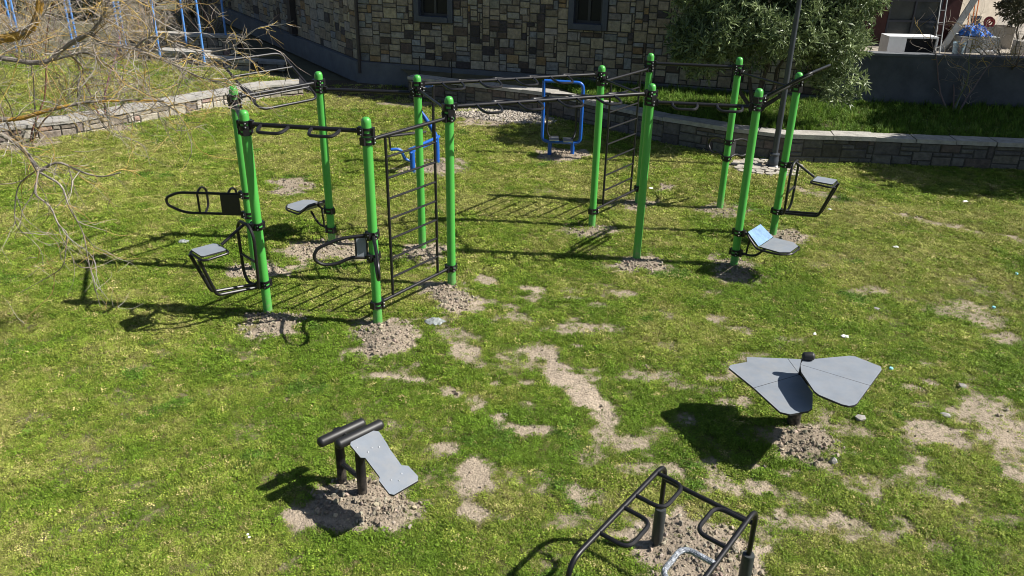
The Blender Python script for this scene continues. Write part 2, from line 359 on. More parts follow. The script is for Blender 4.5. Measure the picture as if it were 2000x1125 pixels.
# ------------------------------------------------------------------ instanced scatter (grass, clods)
def hidden_mesh(name, verts, faces, m, smooth=False):
    me = bpy.data.meshes.new(name); me.from_pydata(verts, [], faces); me.materials.append(m)
    if smooth: me.polygons.foreach_set('use_smooth', [True] * len(me.polygons))
    me.update(); return bpy.data.objects.new(name, me)
def scatter(name, pts, rot, scl, tint, variants, m, label, cat):
    me = bpy.data.meshes.new(name); n = len(pts)
    me.vertices.add(n); me.vertices.foreach_set('co', pts.astype(np.float32).ravel())
    a = me.attributes.new('rot', 'FLOAT_VECTOR', 'POINT'); a.data.foreach_set('vector', rot.astype(np.float32).ravel())
    a = me.attributes.new('scl', 'FLOAT', 'POINT'); a.data.foreach_set('value', scl.astype(np.float32))
    a = me.attributes.new('tint', 'FLOAT_COLOR', 'POINT'); a.data.foreach_set('color', np.concatenate([tint, np.ones((n, 1))], 1).astype(np.float32).ravel())
    a = me.attributes.new('var', 'INT', 'POINT'); a.data.foreach_set('value', rng.integers(0, len(variants), n).astype(np.int32))
    me.materials.append(m)
    ob = bpy.data.objects.new(name, me); COL.objects.link(ob)
    c = bpy.data.collections.new(name + '_variants')
    for v in variants: c.objects.link(v)
    g = bpy.data.node_groups.new(name, 'GeometryNodeTree')
    g.interface.new_socket('Geometry', in_out='INPUT', socket_type='NodeSocketGeometry')
    g.interface.new_socket('Geometry', in_out='OUTPUT', socket_type='NodeSocketGeometry')
    N = g.nodes; gi = N.new('NodeGroupInput'); go = N.new('NodeGroupOutput')
    ci = N.new('GeometryNodeCollectionInfo'); ci.inputs['Collection'].default_value = c
    ci.inputs['Separate Children'].default_value = True; ci.inputs['Reset Children'].default_value = True
    ip = N.new('GeometryNodeInstanceOnPoints'); ip.inputs['Pick Instance'].default_value = True
    def na(nm, ty):
        q = N.new('GeometryNodeInputNamedAttribute'); q.data_type = ty; q.inputs['Name'].default_value = nm; return q.outputs['Attribute']
    mp = N.new('GeometryNodeMeshToPoints')
    g.links.new(gi.outputs[0], mp.inputs[0]); g.links.new(mp.outputs[0], ip.inputs['Points'])
    g.links.new(ci.outputs[0], ip.inputs['Instance'])
    g.links.new(na('var', 'INT'), ip.inputs['Instance Index'])
    er = N.new('FunctionNodeEulerToRotation'); g.links.new(na('rot', 'FLOAT_VECTOR'), er.inputs[0]); g.links.new(er.outputs[0], ip.inputs['Rotation'])
    g.links.new(na('scl', 'FLOAT'), ip.inputs['Scale'])
    g.links.new(ip.outputs[0], go.inputs[0])
    md = ob.modifiers.new('scatter', 'NODES'); md.node_group = g
    return tag(ob, label, cat, None, 'stuff')

def tuft(seed, nb, h, spread, wid, lean):
    r = random.Random(seed); V = []; F = []
    for i in range(nb):
        a = r.uniform(0, 6.283); d = spread * math.sqrt(r.random()); bx, by = d * math.cos(a), d * math.sin(a)
        fa = r.uniform(0, 6.283); ln = r.uniform(.2, 1) * lean; hh = h * r.uniform(.5, 1.1); ww = wid * r.uniform(.7, 1.3)
        dx, dy = math.cos(fa), math.sin(fa); px, py = -dy, dx
        o = len(V)
        V += [(bx - px * ww * .5, by - py * ww * .5, -.005), (bx + px * ww * .5, by + py * ww * .5, -.005)]
        m_ = (bx + dx * ln * hh * .35, by + dy * ln * hh * .35, hh * .6)
        V += [(m_[0] - px * ww * .45, m_[1] - py * ww * .45, m_[2]), (m_[0] + px * ww * .45, m_[1] + py * ww * .45, m_[2])]
        V += [(bx + dx * ln * hh, by + dy * ln * hh, hh * (1 - .25 * ln))]
        F += [(o, o + 1, o + 3, o + 2), (o + 2, o + 3, o + 4)]
    return hidden_mesh('grass_tuft', V, F, M['grass'])
def leafy(seed, nb, h, spread, size):
    r = random.Random(seed); V = []; F = []
    for i in range(nb):
        a = r.uniform(0, 6.283); d = spread * math.sqrt(r.random()); c = Vector((d * math.cos(a), d * math.sin(a), h * r.uniform(.35, 1)))
        nrm = Vector((r.uniform(-.7, .7), r.uniform(-.7, .7), 1)).normalized(); X = nrm.orthogonal().normalized()
        X.rotate(Matrix.Rotation(r.uniform(0, 6.28), 3, nrm)); Y = nrm.cross(X); s = size * r.uniform(.6, 1.3); o = len(V)
        V += [c - X * s * .5, c + Y * s * .42, c + X * s * .6, c - Y * s * .42]; F += [(o, o + 1, o + 2, o + 3)]
    return hidden_mesh('clover_tuft', V, F, M['grass'])
GV = [tuft(1, 22, .030, .05, .0045, 1.2), tuft(2, 20, .038, .055, .005, 1.3), tuft(3, 24, .024, .055, .0045, 1.5), tuft(4, 16, .046, .045, .0045, 1.0),
      leafy(5, 26, .024, .055, .016), leafy(6, 22, .028, .05, .019), leafy(7, 30, .020, .06, .013), leafy(8, 26, .018, .06, .015)]
TV = [tuft(11, 16, .16, .05, .007, .8), tuft(12, 14, .22, .05, .008, .7), tuft(13, 18, .11, .06, .006, 1.0), leafy(14, 16, .10, .07, .04)]

def poly_in(x, y, poly):
    c = np.zeros(len(x), bool); k = len(poly)
    for i in range(k):
        x1, y1 = poly[i]; x2, y2 = poly[i - 1]
        hit = ((y1 > y) != (y2 > y)) & (x < (x2 - x1) * (y - y1) / (y2 - y1 + 1e-12) + x1); c ^= hit
    return c
RW = [(16.5, 15.75), (10.6, 16.17), (7.43, 16.44), (5.73, 16.52), (4.5, 17.05), (3.3, 17.85), (1.57, 19.5), (.9, 20.15), (-1.3, 21.25), (-2.9, 22.0)]
LW = [(-14.5, 14.9), (-10.85, 16.6), (-9.66, 17.5), (-7.8, 20.05), (-6.55, 21.6), (-5.75, 22.0)]
BEDR = RW + [(-3.2, 23.4), (7.7, 20.25), (16.5, 19.5)]
BEDL = LW + [(-6.3, 22.9), (-7.7, 23.9), (-10.7, 25.1), (-16, 26.5)]
def lawn_tint(x, y, n):
    f = fbm(x * .9, y * .9, 100, 4); g = fbm(x * 3, y * 3, 105, 3)
    far = sstep(8.5, 15, y) * .25 + sstep(-3.0, -4.6, x) * sstep(9, 6, y) * .48
    dry = np.clip(sstep(.36, .78, f * .6 + g * .4 + far * .5 + rng.normal(0, .09, n)), 0, 1)[:, None]
    fresh = np.array((.135, .228, .020)); mid = np.array((.245, .305, .044)); straw = np.array((.44, .38, .16))
    c = np.where(dry < .6, fresh + (mid - fresh) * dry / .6, mid + (straw - mid) * (dry - .6) * 1.0)
    st = rng.random(n) < (.03 + .12 * dry[:, 0] ** 2)
    c[st] = straw * rng.uniform(.7, 1.2, (st.sum(), 1))
    wd = (sstep(.69, .80, fbm(x * 1.7 + 9, y * 1.7, 130, 4)) > rng.random(n)) & ~st
    c[wd] = np.array((.105, .195, .022)) * rng.uniform(.8, 1.3, (wd.sum(), 1))
    return c * rng.uniform(.5, 1.38, (n, 1)) * (.92 + .2 * fbm(x * .4, y * .4, 150, 3))[:, None]
def lawn_points():
    out = []
    for y0, y1, den, sc in ((2.6, 5.2, 2200, .80), (5.2, 7.5, 1800, .86), (7.5, 10.5, 1350, 1.0), (10.5, 14, 880, 1.15), (14, 18, 560, 1.35), (18, 23.5, 320, 1.45)):
        xl = -.70 * y1 - .9; xr = .70 * y1 + .9
        n = int((y1 - y0) * (xr - xl) * den); x = rng.uniform(xl, xr, n); y = rng.uniform(y0, y1, n)
        s, m = soil_mask(x, y)
        clump = fbm(x * 5, y * 5, 120, 3)
        keep = rng.random(n) < np.clip(1 - s * 1.08 + .05 * (m < .01), 0.012, 1) * np.clip(.35 + 1.5 * clump, 0, 1)
        keep &= rng.random(n) > path_mask(x, y) * .82
        keep &= ~poly_in(x, y, BEDR) & ~poly_in(x, y, BEDL)
        x = x[keep]; y = y[keep]; s = s[keep]; m = m[keep]; clump = clump[keep]
        z = ground_z(x, y, s, m)
        scl = sc * rng.uniform(.6, 1.25, len(x)) * (.65 + .7 * clump) * (1 - .45 * s)
        out.append(np.stack([x, y, z, scl], 1))
    return np.concatenate(out)
gp = lawn_points(); n = len(gp)
rot = np.stack([rng.normal(0, .15, n), rng.normal(0, .15, n), rng.uniform(0, 6.283, n)], 1)
scatter('lawn_grass', gp[:, :3], rot, gp[:, 3], lawn_tint(gp[:, 0], gp[:, 1], n), GV, M['grass'], 'short patchy lawn of grass and clover covering the ground', 'grass')

# clods of dug earth and small stones
def rock(seed, flat=.55):
    r = random.Random(seed); V = []; F = []
    for (x, y, z) in [(0, 0, 1), (.89, 0, .45), (.28, .85, .45), (-.72, .53, .45), (-.72, -.53, .45), (.28, -.85, .45), (.72, .53, -.45), (-.28, .85, -.45), (-.89, 0, -.45), (-.28, -.85, -.45), (.72, -.53, -.45), (0, 0, -1)]:
        k = r.uniform(.65, 1.25); V.append((x * k, y * k * r.uniform(.8, 1.1), z * k * flat))
    F = [(0, 1, 2), (0, 2, 3), (0, 3, 4), (0, 4, 5), (0, 5, 1), (1, 6, 2), (2, 7, 3), (3, 8, 4), (4, 9, 5), (5, 10, 1), (6, 7, 2), (7, 8, 3), (8, 9, 4), (9, 10, 5), (10, 6, 1), (11, 7, 6), (11, 8, 7), (11, 9, 8), (11, 10, 9), (11, 6, 10)]
    return hidden_mesh('clod', V, F, M['clod'])
CV = [rock(i) for i in range(6)]
def clods():
    P = []
    for sx, sy, rx, ry, st, mh in SOIL:
        if mh < .02: n = int(110 * rx * ry * st) + 4
        else: n = int(7000 * rx * ry * (1 if sy < 12 else .5))
        a = rng.uniform(0, 6.283, n); d = np.sqrt(rng.random(n)) * 1.0
        P.append(np.stack([sx + rx * d * np.cos(a), sy + ry * d * np.sin(a), rng.lognormal(math.log(.0056 if mh >= .02 else .005), .85, n)], 1))
    n = 500; P.append(np.stack([rng.uniform(-6, 7, n), rng.uniform(4, 14, n), rng.lognormal(math.log(.009), .4, n)], 1))
    P = np.concatenate(P); s, m = soil_mask(P[:, 0], P[:, 1])
    k = (rng.random(len(P)) < s * 1.3 + .03); P = P[k]; z = ground_z(P[:, 0], P[:, 1], s[k], m[k])
    return np.stack([P[:, 0], P[:, 1], z + P[:, 2] * .12], 1), np.clip(P[:, 2], .0025, .03)
cp, cs = clods(); n = len(cp)
ct = np.array((.255, .218, .168)) * rng.uniform(.6, 1.35, (n, 1)) * (1 + rng.normal(0, .03, (n, 3)))
scatter('soil_clods', cp, rng.uniform(0, 6.28, (n, 3)), cs, ct, CV, M['clod'], 'dry crumbly clods of dug earth lying on the bare patches', 'soil')

# ------------------------------------------------------------------ masonry
PAL_B = [((.27, .225, .16), 5), ((.235, .215, .185), 4), ((.20, .165, .12), 4), ((.29, .25, .185), 3), ((.05, .042, .042), 1.1), ((.095, .07, .055), 1.5), ((.24, .16, .08), .7), ((.19, .195, .195), 1.6)]
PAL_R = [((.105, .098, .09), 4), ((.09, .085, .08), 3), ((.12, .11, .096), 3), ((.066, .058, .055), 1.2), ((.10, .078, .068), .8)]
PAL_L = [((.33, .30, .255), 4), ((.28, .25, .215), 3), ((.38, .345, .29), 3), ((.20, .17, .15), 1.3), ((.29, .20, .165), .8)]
def gable(u): return BH + BSL * u
def pick(pal, r):
    t = r.random() * sum(w for _, w in pal)
    for c, w_ in pal:
        t -= w_
        if t <= 0: break
    k = r.uniform(.8, 1.18); return (c[0] * k, c[1] * k * r.uniform(.96, 1.02), c[2] * k * r.uniform(.88, 1.02))
def masonry(mb, p0, p1, z0, z1, pal, cell=(.07, .058), wr=(3, 6), hr=(1, 4), holes=(), seed=1, prot=.022, off=0.0, top=None):
    """stones on the plane p0->p1 (outward normal to the right of p0->p1), z0..z1"""
    r = random.Random(seed); p0 = Vector((*p0, 0)); p1 = Vector((*p1, 0)); D = p1 - p0; Lg = D.length; D.normalize(); Nn = Vector((D.y, -D.x, 0))
    nx = max(1, round(Lg / cell[0])); nz = max(1, round((z1 - z0) / cell[1])); cw = Lg / nx; ch = (z1 - z0) / nz
    occ = [[False] * nx for _ in range(nz)]
    if top:
        for j in range(nz):
            for i in range(nx):
                if z0 + (j + 1) * ch > top((i + .5) * cw) - .03: occ[j][i] = True
    for (a0, a1, b0, b1) in holes:
        for j in range(nz):
            for i in range(nx):
                if a0 - cw * .45 < (i + .5) * cw < a1 + cw * .45 and b0 - ch * .45 < z0 + (j + .5) * ch < b1 + ch * .45: occ[j][i] = True
    for j in range(nz):
        i = 0
        while i < nx:
            if occ[j][i]: i += 1; continue
            ww = r.randint(*wr); hh = r.choices(range(hr[0], hr[1] + 1), weights=[3, 4, 3, 2, 1][:hr[1] - hr[0] + 1])[0]
            if hh >= 3: ww = max(ww, hh)
            k = 0
            while k < ww and i + k < nx and not occ[j][i + k]: k += 1
            ww = k; q = 1
            while q < hh and j + q < nz and all(not occ[j + q][i + e] for e in range(ww)): q += 1
            hh = q
            for jj in range(hh):
                for e in range(ww): occ[j + jj][i + e] = True
            g = .008; x0 = i * cw + g; x1 = (i + ww) * cw - g; a0 = z0 + j * ch + g; a1 = z0 + (j + hh) * ch - g
            pr = prot * r.uniform(.5, 1.4); ins = min(.014, (x1 - x0) * .2)
            jt = lambda: r.uniform(-.006, .006)
            out = [(x0 + jt(), a0 + jt()), (x1 + jt(), a0 + jt()), (x1 + jt(), a1 + jt()), (x0 + jt(), a1 + jt())]
            inn = [(x0 + ins + jt(), a0 + ins + jt()), (x1 - ins + jt(), a0 + ins + jt()), (x1 - ins + jt(), a1 - ins + jt()), (x0 + ins + jt(), a1 - ins + jt())]
            V = [p0 + D * u + Nn * (off - .004) + Vector((0, 0, z)) for u, z in out] + [p0 + D * u + Nn * (off + pr + r.uniform(-.004, .004)) + Vector((0, 0, z)) for u, z in inn]
            mb.add(V, [(4, 5, 6, 7), (0, 1, 5, 4), (1, 2, 6, 5), (2, 3, 7, 6), (3, 0, 4, 7)], 0, pick(pal, r))
            i += ww

# ------------------------------------------------------------------ stone building
B0 = Vector((-4.5, 23.95, 0)); BD = Vector((.958, -.286, 0)).normalized(); BL = 13.3; BH = 4.15; BSL = .43
B1 = B0 + BD * BL; BLD = Vector((-.54, .84, 0)).normalized(); BLL = 20.0; B2 = B0 + BLD * BLL
BN = Vector((BD.y, -BD.x, 0)); BLN = Vector((-BLD.y, BLD.x, 0))
bldg = empty('stone_building', B0, 'large building of mixed tan and dark stone blocks with deep-set dark windows', 'building')
def bwin(px0, px1): return px0, px1
WINS = [(1.73, 2.86, 1.82, 3.8), (6.10, 7.13, 1.86, 3.8)]       # u0,u1,z0,z1 on the front
WINS_UP = []
WINL = [(1.5, 2.6, 2.45, 3.7), (8, 9.2, 2.45, 3.7)]
mb = MB(); masonry(mb, B0[:2], B1[:2], .62, gable(BL), PAL_B, holes=WINS + WINS_UP, seed=3, hr=(2, 5), top=gable)
mb2 = MB(); masonry(mb2, B2[:2], B0[:2], .62, BH, PAL_B, holes=[(BLL - b_, BLL - a_, c_, d_) for a_, b_, c_, d_ in WINL], seed=4, cell=(.11, .07), hr=(2, 5))
for q in (mb2,): mb.v, off = mb.v + q.v, len(mb.v); mb.f += [tuple(i + off for i in f) for f in q.f]; mb.m += q.m; mb.c += q.c
mb.build('stone_facing', M['stone'], bldg, smooth=False)
def wall_pieces(mb, p0, D, Nn, L_, z0, z1, holes, th):
    us = sorted({0, L_} | {h[0] for h in holes} | {h[1] for h in holes}); zs = sorted({z0, z1} | {h[2] for h in holes} | {h[3] for h in holes})
    for u0, u1 in zip(us, us[1:]):
        for a0, a1 in zip(zs, zs[1:]):
            if any(h[0] <= (u0 + u1) / 2 <= h[1] and h[2] <= (a0 + a1) / 2 <= h[3] for h in holes): continue
            mb.box(p0 + D * (u0 + u1) / 2 - Nn * th / 2 + Vector((0, 0, (a0 + a1) / 2)), (u1 - u0, th, a1 - a0), (D, -Nn, (0, 0, 1)))
mb = MB(); wall_pieces(mb, B0, BD, BN, BL, 0, BH, WINS + WINS_UP, .35)
wall_pieces(mb, B0 + BLD * .36 , BLD, BLN, BLL - .4, 0, BH, [(a_ - .36, b_ - .36, c_, d_) for a_, b_, c_, d_ in WINL], .35)
C2 = B0 + BD * BL + Vector((.286, .958, 0)) * 9; HR = gable(BL)
mb.box((B1 + C2) / 2 - BD * .18 + Vector((0, 0, HR / 2 - .05)), ((C2 - B1).length - .8, .35, HR - .1), ((C2 - B1), BD, (0, 0, 1)))
_t = [B0 + Vector((0, 0, BH)), B1 + Vector((0, 0, BH)), B1 + Vector((0, 0, HR))]; mb.add(_t + [p - BN * .35 for p in _t], [(0, 1, 2), (5, 4, 3), (0, 2, 5, 3), (1, 4, 5, 2), (0, 3, 4, 1)])
mb.build('wall', M['mortar'], bldg, smooth=False)
mb = MB(); mb.box(B0 + BD * BL / 2 + BN * .05 + Vector((0, 0, .30)), (BL + .2, .18, .62), (BD, -BN, (0, 0, 1)))
mb.box(B0 + BLD * (BLL / 2 + .02) + BLN * .05 + Vector((0, 0, .298)), (BLL, .19, .616), (BLD, -BLN, (0, 0, 1)))
mb.build('plinth', M['concrete'], bldg, smooth=False)
mb = MB(); _bk = Vector((.286, .958, 0)) * 18; rp = [B0 + BN * .12 - BD * .25, B1 + BN * .12 + BD * .1, B1 + BD * .1 + _bk, B0 - BD * .25 + BLD * 19.5 - BD * 1]
_rz = [BH - .1, HR + .05, HR + .05, BH - .1]
mb.add([p + Vector((0, 0, z + .02)) for p, z in zip(rp, _rz)] + [p + Vector((0, 0, z + .2)) for p, z in zip(rp, _rz)], [(3, 2, 1, 0), (4, 5, 6, 7), (0, 1, 5, 4), (1, 2, 6, 5), (2, 3, 7, 6), (3, 0, 4, 7)])
mb.build('roof', M['concrete'], bldg, smooth=False)
mb = MB(); dp = B0 + BN * .09 + BLN * .06 + BD * .05; mb.tube([dp + Vector((0, 0, .3)), dp + Vector((0, 0, 2)), dp + Vector((0, 0, BH - .12))], .05, 12)
mb.build('downpipe', M['pipe'], bldg)
mb = MB(); pp = B0 + BLD * 5.6 + BLN * .12; mb.box(pp + Vector((0, 0, BH / 2 + .3)), (.35, .2, BH - .75), (BLD, -BLN, (0, 0, 1)))
mb.build('pilaster', M['pipe'], bldg, smooth=False)
def window(p0, D, Nn, u0, u1, z0, z1):
    ax = (D, -Nn, (0, 0, 1)); c = p0 + D * (u0 + u1) / 2; s = MB(); tw = .14
    for u in (u0 + tw / 2, u1 - tw / 2): s.box(p0 + D * u - Nn * .06 + Vector((0, 0, (z0 + z1) / 2)), (tw, .26, z1 - z0), ax)
    s.box(c - Nn * .06 + Vector((0, 0, z1 - tw / 2)), (u1 - u0 - 2 * tw, .256, tw), ax)
    s.box(c - Nn * .04 + Vector((0, 0, z0 + tw / 2)), (u1 - u0 - 2 * tw, .30, tw), ax)
    wd = s.build('window', M['surround'], bldg, smooth=False)
    f = MB(); a0, a1, b0, b1 = u0 + tw, u1 - tw, z0 + tw, z1 - tw
    for u in (a0 + .035, (a0 + a1) / 2, a1 - .035): f.box(p0 + D * u - Nn * .15 + Vector((0, 0, (b0 + b1) / 2)), (.07, .06, b1 - b0 - .002), ax)
    for z in (b0 + .035, b1 - .035): f.box(c - Nn * .15 + Vector((0, 0, z)), (a1 - a0 - .002, .056, .07), ax)
    f.build('frame', M['dkframe'], wd, smooth=False)
    g_ = MB(); g_.box(c - Nn * .165 + Vector((0, 0, (b0 + b1) / 2)), (a1 - a0, .01, b1 - b0), ax); g_.build('pane', M['glass'], wd, smooth=False)
for a_ in WINS + WINS_UP: window(B0, BD, BN, *a_)
for a_ in WINL: window(B0, BLD, BLN, *a_)

# ------------------------------------------------------------------ retaining walls and beds
def offset_line(P, d):
    out = []
    for i, p in enumerate(P):
        a = Vector((*P[max(i - 1, 0)], 0)); b_ = Vector((*P[min(i + 1, len(P) - 1)], 0)); D = (b_ - a).normalized(); out.append((p[0] + D.y * d, p[1] - D.x * d))
    return out
def low_wall(name, P, h, th, capw, capt, pal, label, seed, caps=True, cell=(.13, .10)):
    """P runs so that the visible face is to the right of travel"""
    root = empty(name, (*P[0], 0), label, 'wall')
    mb = MB(); core = MB()
    for i, (a, b_) in enumerate(zip(P, P[1:])): masonry(mb, a, b_, -.06, h, pal, cell=cell, wr=(2, 4) if cell[0] < .14 else (1, 3), hr=(1, 3), seed=seed + i, prot=.02)
    back = offset_line(P, -th)
    for i in range(len(P) - 1):
        a, b_, c_, d_ = P[i], P[i + 1], back[i + 1], back[i]
        V = [(*a, -.1), (*b_, -.1), (*c_, -.1), (*d_, -.1), (*a, h), (*b_, h), (*c_, h), (*d_, h)]
        core.add(V, [(0, 1, 5, 4), (2, 3, 7, 6), (4, 5, 6, 7)] + ([(3, 0, 4, 7)] if i == 0 else []) + ([(1, 2, 6, 5)] if i == len(P) - 2 else []))
    mb.build('stone_face', M['stone'], root, smooth=False); core.build('core', M['mortar'], root, smooth=False)
    if caps:
        cm = MB(); r = random.Random(seed)
        fr = offset_line(P, .05); bk = offset_line(P, .05 - capw)
        for i in range(len(P) - 1):
            Ls = (Vector(P[i + 1]) - Vector(P[i])).length; k = max(1, round(Ls / .75))
            for j in range(k):
                t0 = j / k + .006 / Ls; t1 = (j + 1) / k - .006 / Ls; dz = r.uniform(-.012, .012)
                lerp = lambda A, B_, t_: (A[0] + (B_[0] - A[0]) * t_, A[1] + (B_[1] - A[1]) * t_)
                q = [lerp(fr[i], fr[i + 1], t0), lerp(fr[i], fr[i + 1], t1), lerp(bk[i], bk[i + 1], t1), lerp(bk[i], bk[i + 1], t0)]
                q = [(x + r.uniform(-.012, .012), y + r.uniform(-.012, .012)) for x, y in q]
                V = [(*p, h + .002) for p in q] + [(*p, h + capt + dz + r.uniform(-.006, .006)) for p in q]
                cm.add(V, [(0, 1, 5, 4), (1, 2, 6, 5), (2, 3, 7, 6), (3, 0, 4, 7), (4, 5, 6, 7)])
        cm.build('coping', M['cap'], root, smooth=False)
    return root
# right wall: travel from left to right so the face looks to the lawn (right of travel = -y side)
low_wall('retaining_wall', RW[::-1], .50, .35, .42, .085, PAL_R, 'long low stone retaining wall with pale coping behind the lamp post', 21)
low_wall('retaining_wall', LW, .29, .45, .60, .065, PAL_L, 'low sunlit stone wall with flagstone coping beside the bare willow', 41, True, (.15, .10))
BZ = .50
def bed_col(x, y):
    k = fbm(x * 2, y * 2, 66, 3)[:, None]; return np.array((.075, .07, .03)) * (.6 + .8 * k)
def bed(name, poly, z, hump=.05):
    xs = [p[0] for p in poly]; ys = [p[1] for p in poly]
    mbx = MB(); mbx.add([(*p, z) for p in poly], [tuple(range(len(poly)))])
    o = mbx.build(name, M['bedsoil'], smooth=False); o['kind'] = 'structure'; return o
M['bedsoil'] = mat('bed_soil', (.085, .075, .035), .95, var=.5, vscale=3, bump=.5, bscale=20)
RWi = offset_line(RW[::-1], -.25)
bed('planting_bed', RWi + [(16.5, 24), (8.2, 24), (7.7, 20.1), (-3.3, 23.45)], BZ)
LWi = offset_line(LW, -.3)
bed('garden_bed', LWi + [(-6.3, 22.9), (-7.7, 23.8), (-10.7, 25.0), (-18, 26.5), (-18, 15)], .29)
def bed_grass(name, poly, z, den, bx, tintf, label, big):
    n = int((bx[1] - bx[0]) * (bx[3] - bx[2]) * den); x = rng.uniform(bx[0], bx[1], n); y = rng.uniform(bx[2], bx[3], n)
    k = poly_in(x, y, poly); cl = fbm(x * 3, y * 3, 140, 3); k &= rng.random(n) < np.clip(.2 + 1.5 * cl, 0, 1); x = x[k]; y = y[k]; n = len(x)
    P = np.stack([x, y, np.full(n, z)], 1); rt = np.stack([rng.normal(0, .15, n), rng.normal(0, .15, n), rng.uniform(0, 6.28, n)], 1)
    scatter(name, P, rt, rng.uniform(.5, 1.2, n) * (.6 + .8 * cl[k]) * big[1], tintf(x, y, n), big[0], M['grass'], label, 'grass')
inR = offset_line(RW[::-1], -.40)
bed_grass('bed_grass', inR[3:] + [(16.5, 19.5), (7.8, 20.1), (.5, 22.3)], BZ, 330, (-1, 14, 16.3, 22.3),
          lambda x, y, n: np.array((.115, .205, .026)) * rng.uniform(.5, 1.35, (n, 1)) * np.where(rng.random((n, 1)) < .12, np.array((1.8, 1.3, 2.0)), 1), 'lush green grass and weeds in the raised bed', (TV, .95))
bed_grass('terrace_grass', offset_line(LW, -.58) + [(-6.4, 22.7), (-7.7, 23.6), (-10.7, 24.9), (-17, 26.2), (-17, 15)], .29, 260, (-17, -5.8, 14.5, 26),
          lambda x, y, n: lawn_tint(x, y + 3, n) * .95, 'yellowing grass on the low terrace behind the sunlit wall', (GV, 1.7))

# ------------------------------------------------------------------ outdoor gym rig
PX = {'A': (-3.63, 10.44), 'B': (-3.09, 9.13), 'C': (-2.78, 11.53), 'D': (-1.66, 8.91), 'E': (-1.38, 11.42), 'F': (-.83, 10.07),
      'G': (1.29, 12.46), 'I': (1.85, 11.13), 'J': (3.62, 13.48), 'K': (3.26, 10.95), 'L': (4.19, 12.21), 'H': (2.21, 13.69)}
CL = Vector((-2.225, 10.24, 0)); CR = Vector((2.735, 12.31, 0))
rig = empty('calisthenics_rig', (.255, 11.27, 0), 'large green and black calisthenics frame of twelve posts joined by overhead bars', 'exercise frame')
pm = MB(); pr = .0565
pm.lathe([(pr, -.25), (pr, 2.44), (pr, 2.535), (pr * .97, 2.556), (pr * .86, 2.577), (pr * .62, 2.593), (pr * .3, 2.60), (.004, 2.602)], n=28)
pole0 = pm.build('pole', M['green'], rig, angle=50, origin=(0, 0, 0)); pole0.parent = rig
cl = MB()
for dz in (-.029, .029): cl.lathe([(pr + .001, dz - .0145), (pr + .013, dz - .0145), (pr + .013, dz + .0145), (pr + .001, dz + .0145)], n=28)
cl.box((pr + .024, 0, 0), (.045, .06, .092)); cl.box((-(pr + .016), 0, 0), (.026, .07, .088))
for a_ in (R(62), R(-62)):
    c_, s_ = math.cos(a_), math.sin(a_)
    cl.box(((pr + .014) * c_, (pr + .014) * s_, 0), (.034, .036, .086), ((c_, s_, 0), (-s_, c_, 0), (0, 0, 1)))
    for dz in (-.022, .022):
        cl.lathe([(.009, 0), (.009, .007), (.006, .011)], ((pr + .031) * c_, (pr + .031) * s_, dz), 8, 1, ((0, 0, 1), (-s_, c_, 0), (c_, s_, 0)))
        cl.lathe([(.008, 0), (.008, .006), (.005, .009)], (pr + .047, .014 if dz > 0 else -.012, dz), 8, 1, ((0, 0, 1), (0, 1, 0), (1, 0, 0)))
clamp0 = None
POLES = {}
for i, (k, p) in enumerate(PX.items()):
    loc = Vector((p[0] - .255, p[1] - 11.27, 0))
    if i == 0: po = pole0; po.location = loc
    else: po = link_copy(pole0, rig, loc)
    POLES[k] = po
def clamp(k, z, d):
    global clamp0
    rz = math.atan2(d[1], d[0])
    if clamp0 is None:
        clamp0 = cl.build('clamp', [M['black'], M['bolt']], None, angle=40); clamp0.parent = POLES[k]; c = clamp0; c.location = (0, 0, z); c.rotation_euler = (0, 0, rz)
    else: c = link_copy(clamp0, POLES[k], (0, 0, z), rz)
    return c
def bar(a, b_, z, r=.0265, name='overhead_bar', clamps=True):
    A, B_ = V3(PX[a], z), V3(PX[b_], z); D = (B_ - A).normalized()
    m_ = MB(); m_.tube([A + D * (pr + .01), B_ - D * (pr + .01)], r, 12); o = m_.build(name, M['black'], rig)
    if clamps: clamp(a, z, D); clamp(b_, z, -D)
    return o, A, B_, D
def loop_mb(P, D, S, L_, dep, drop, r=.012, ins=.0):
    """D-shaped hand loop: start P, along D length L_, out along S"""
    Z = Vector((0, 0, 1)); pts = [P, P + S * dep * .55 + D * L_ * ins - Z * drop * .5, P + S * dep + D * L_ * (ins + .12) - Z * drop, P + S * dep + D * L_ * (.88 - ins) - Z * drop, P + S * dep * .55 + D * L_ * (1 - ins) - Z * drop * .5, P + D * L_]
    m_ = MB(); m_.tube(fillet(pts, .07, 5), r, 8); return m_
for a_, b_, z in (('E', 'G', 2.47), ('F', 'I', 2.47)):
    o, A, B_, D = bar(a_, b_, z); S = Vector((D.y, -D.x, 0)); Ls = (B_ - A).length
    for k in range(8):
        t0 = .125 + .0965 * k
        loop_mb(A + D * Ls * t0, D, S if k % 2 == 0 else -S, .0965 * Ls, .30, .04, .018).build('hand_loop', M['black'], o)
for a_, b_, z, cen in (('B', 'D', 2.44, CL), ('C', 'E', 2.35, CL), ('H', 'J', 2.44, CR), ('K', 'I', 2.35, CR)):
    o, A, B_, D = bar(a_, b_, z); S = Vector((D.y, -D.x, 0)); Ls = (B_ - A).length
    mid = (A + B_) / 2; mid.z = 0
    if S.dot(mid - cen) < 0: S = -S
    for t0 in (.14, .56): loop_mb(A + D * Ls * t0, D, S, .33, .20, .035, .020).build('hand_loop', M['black'], o)
bar('A', 'B', 2.36); bar('E', 'F', 2.405, .018); bar('G', 'I', 2.405, .018); bar('L', 'J', 2.36, .018)
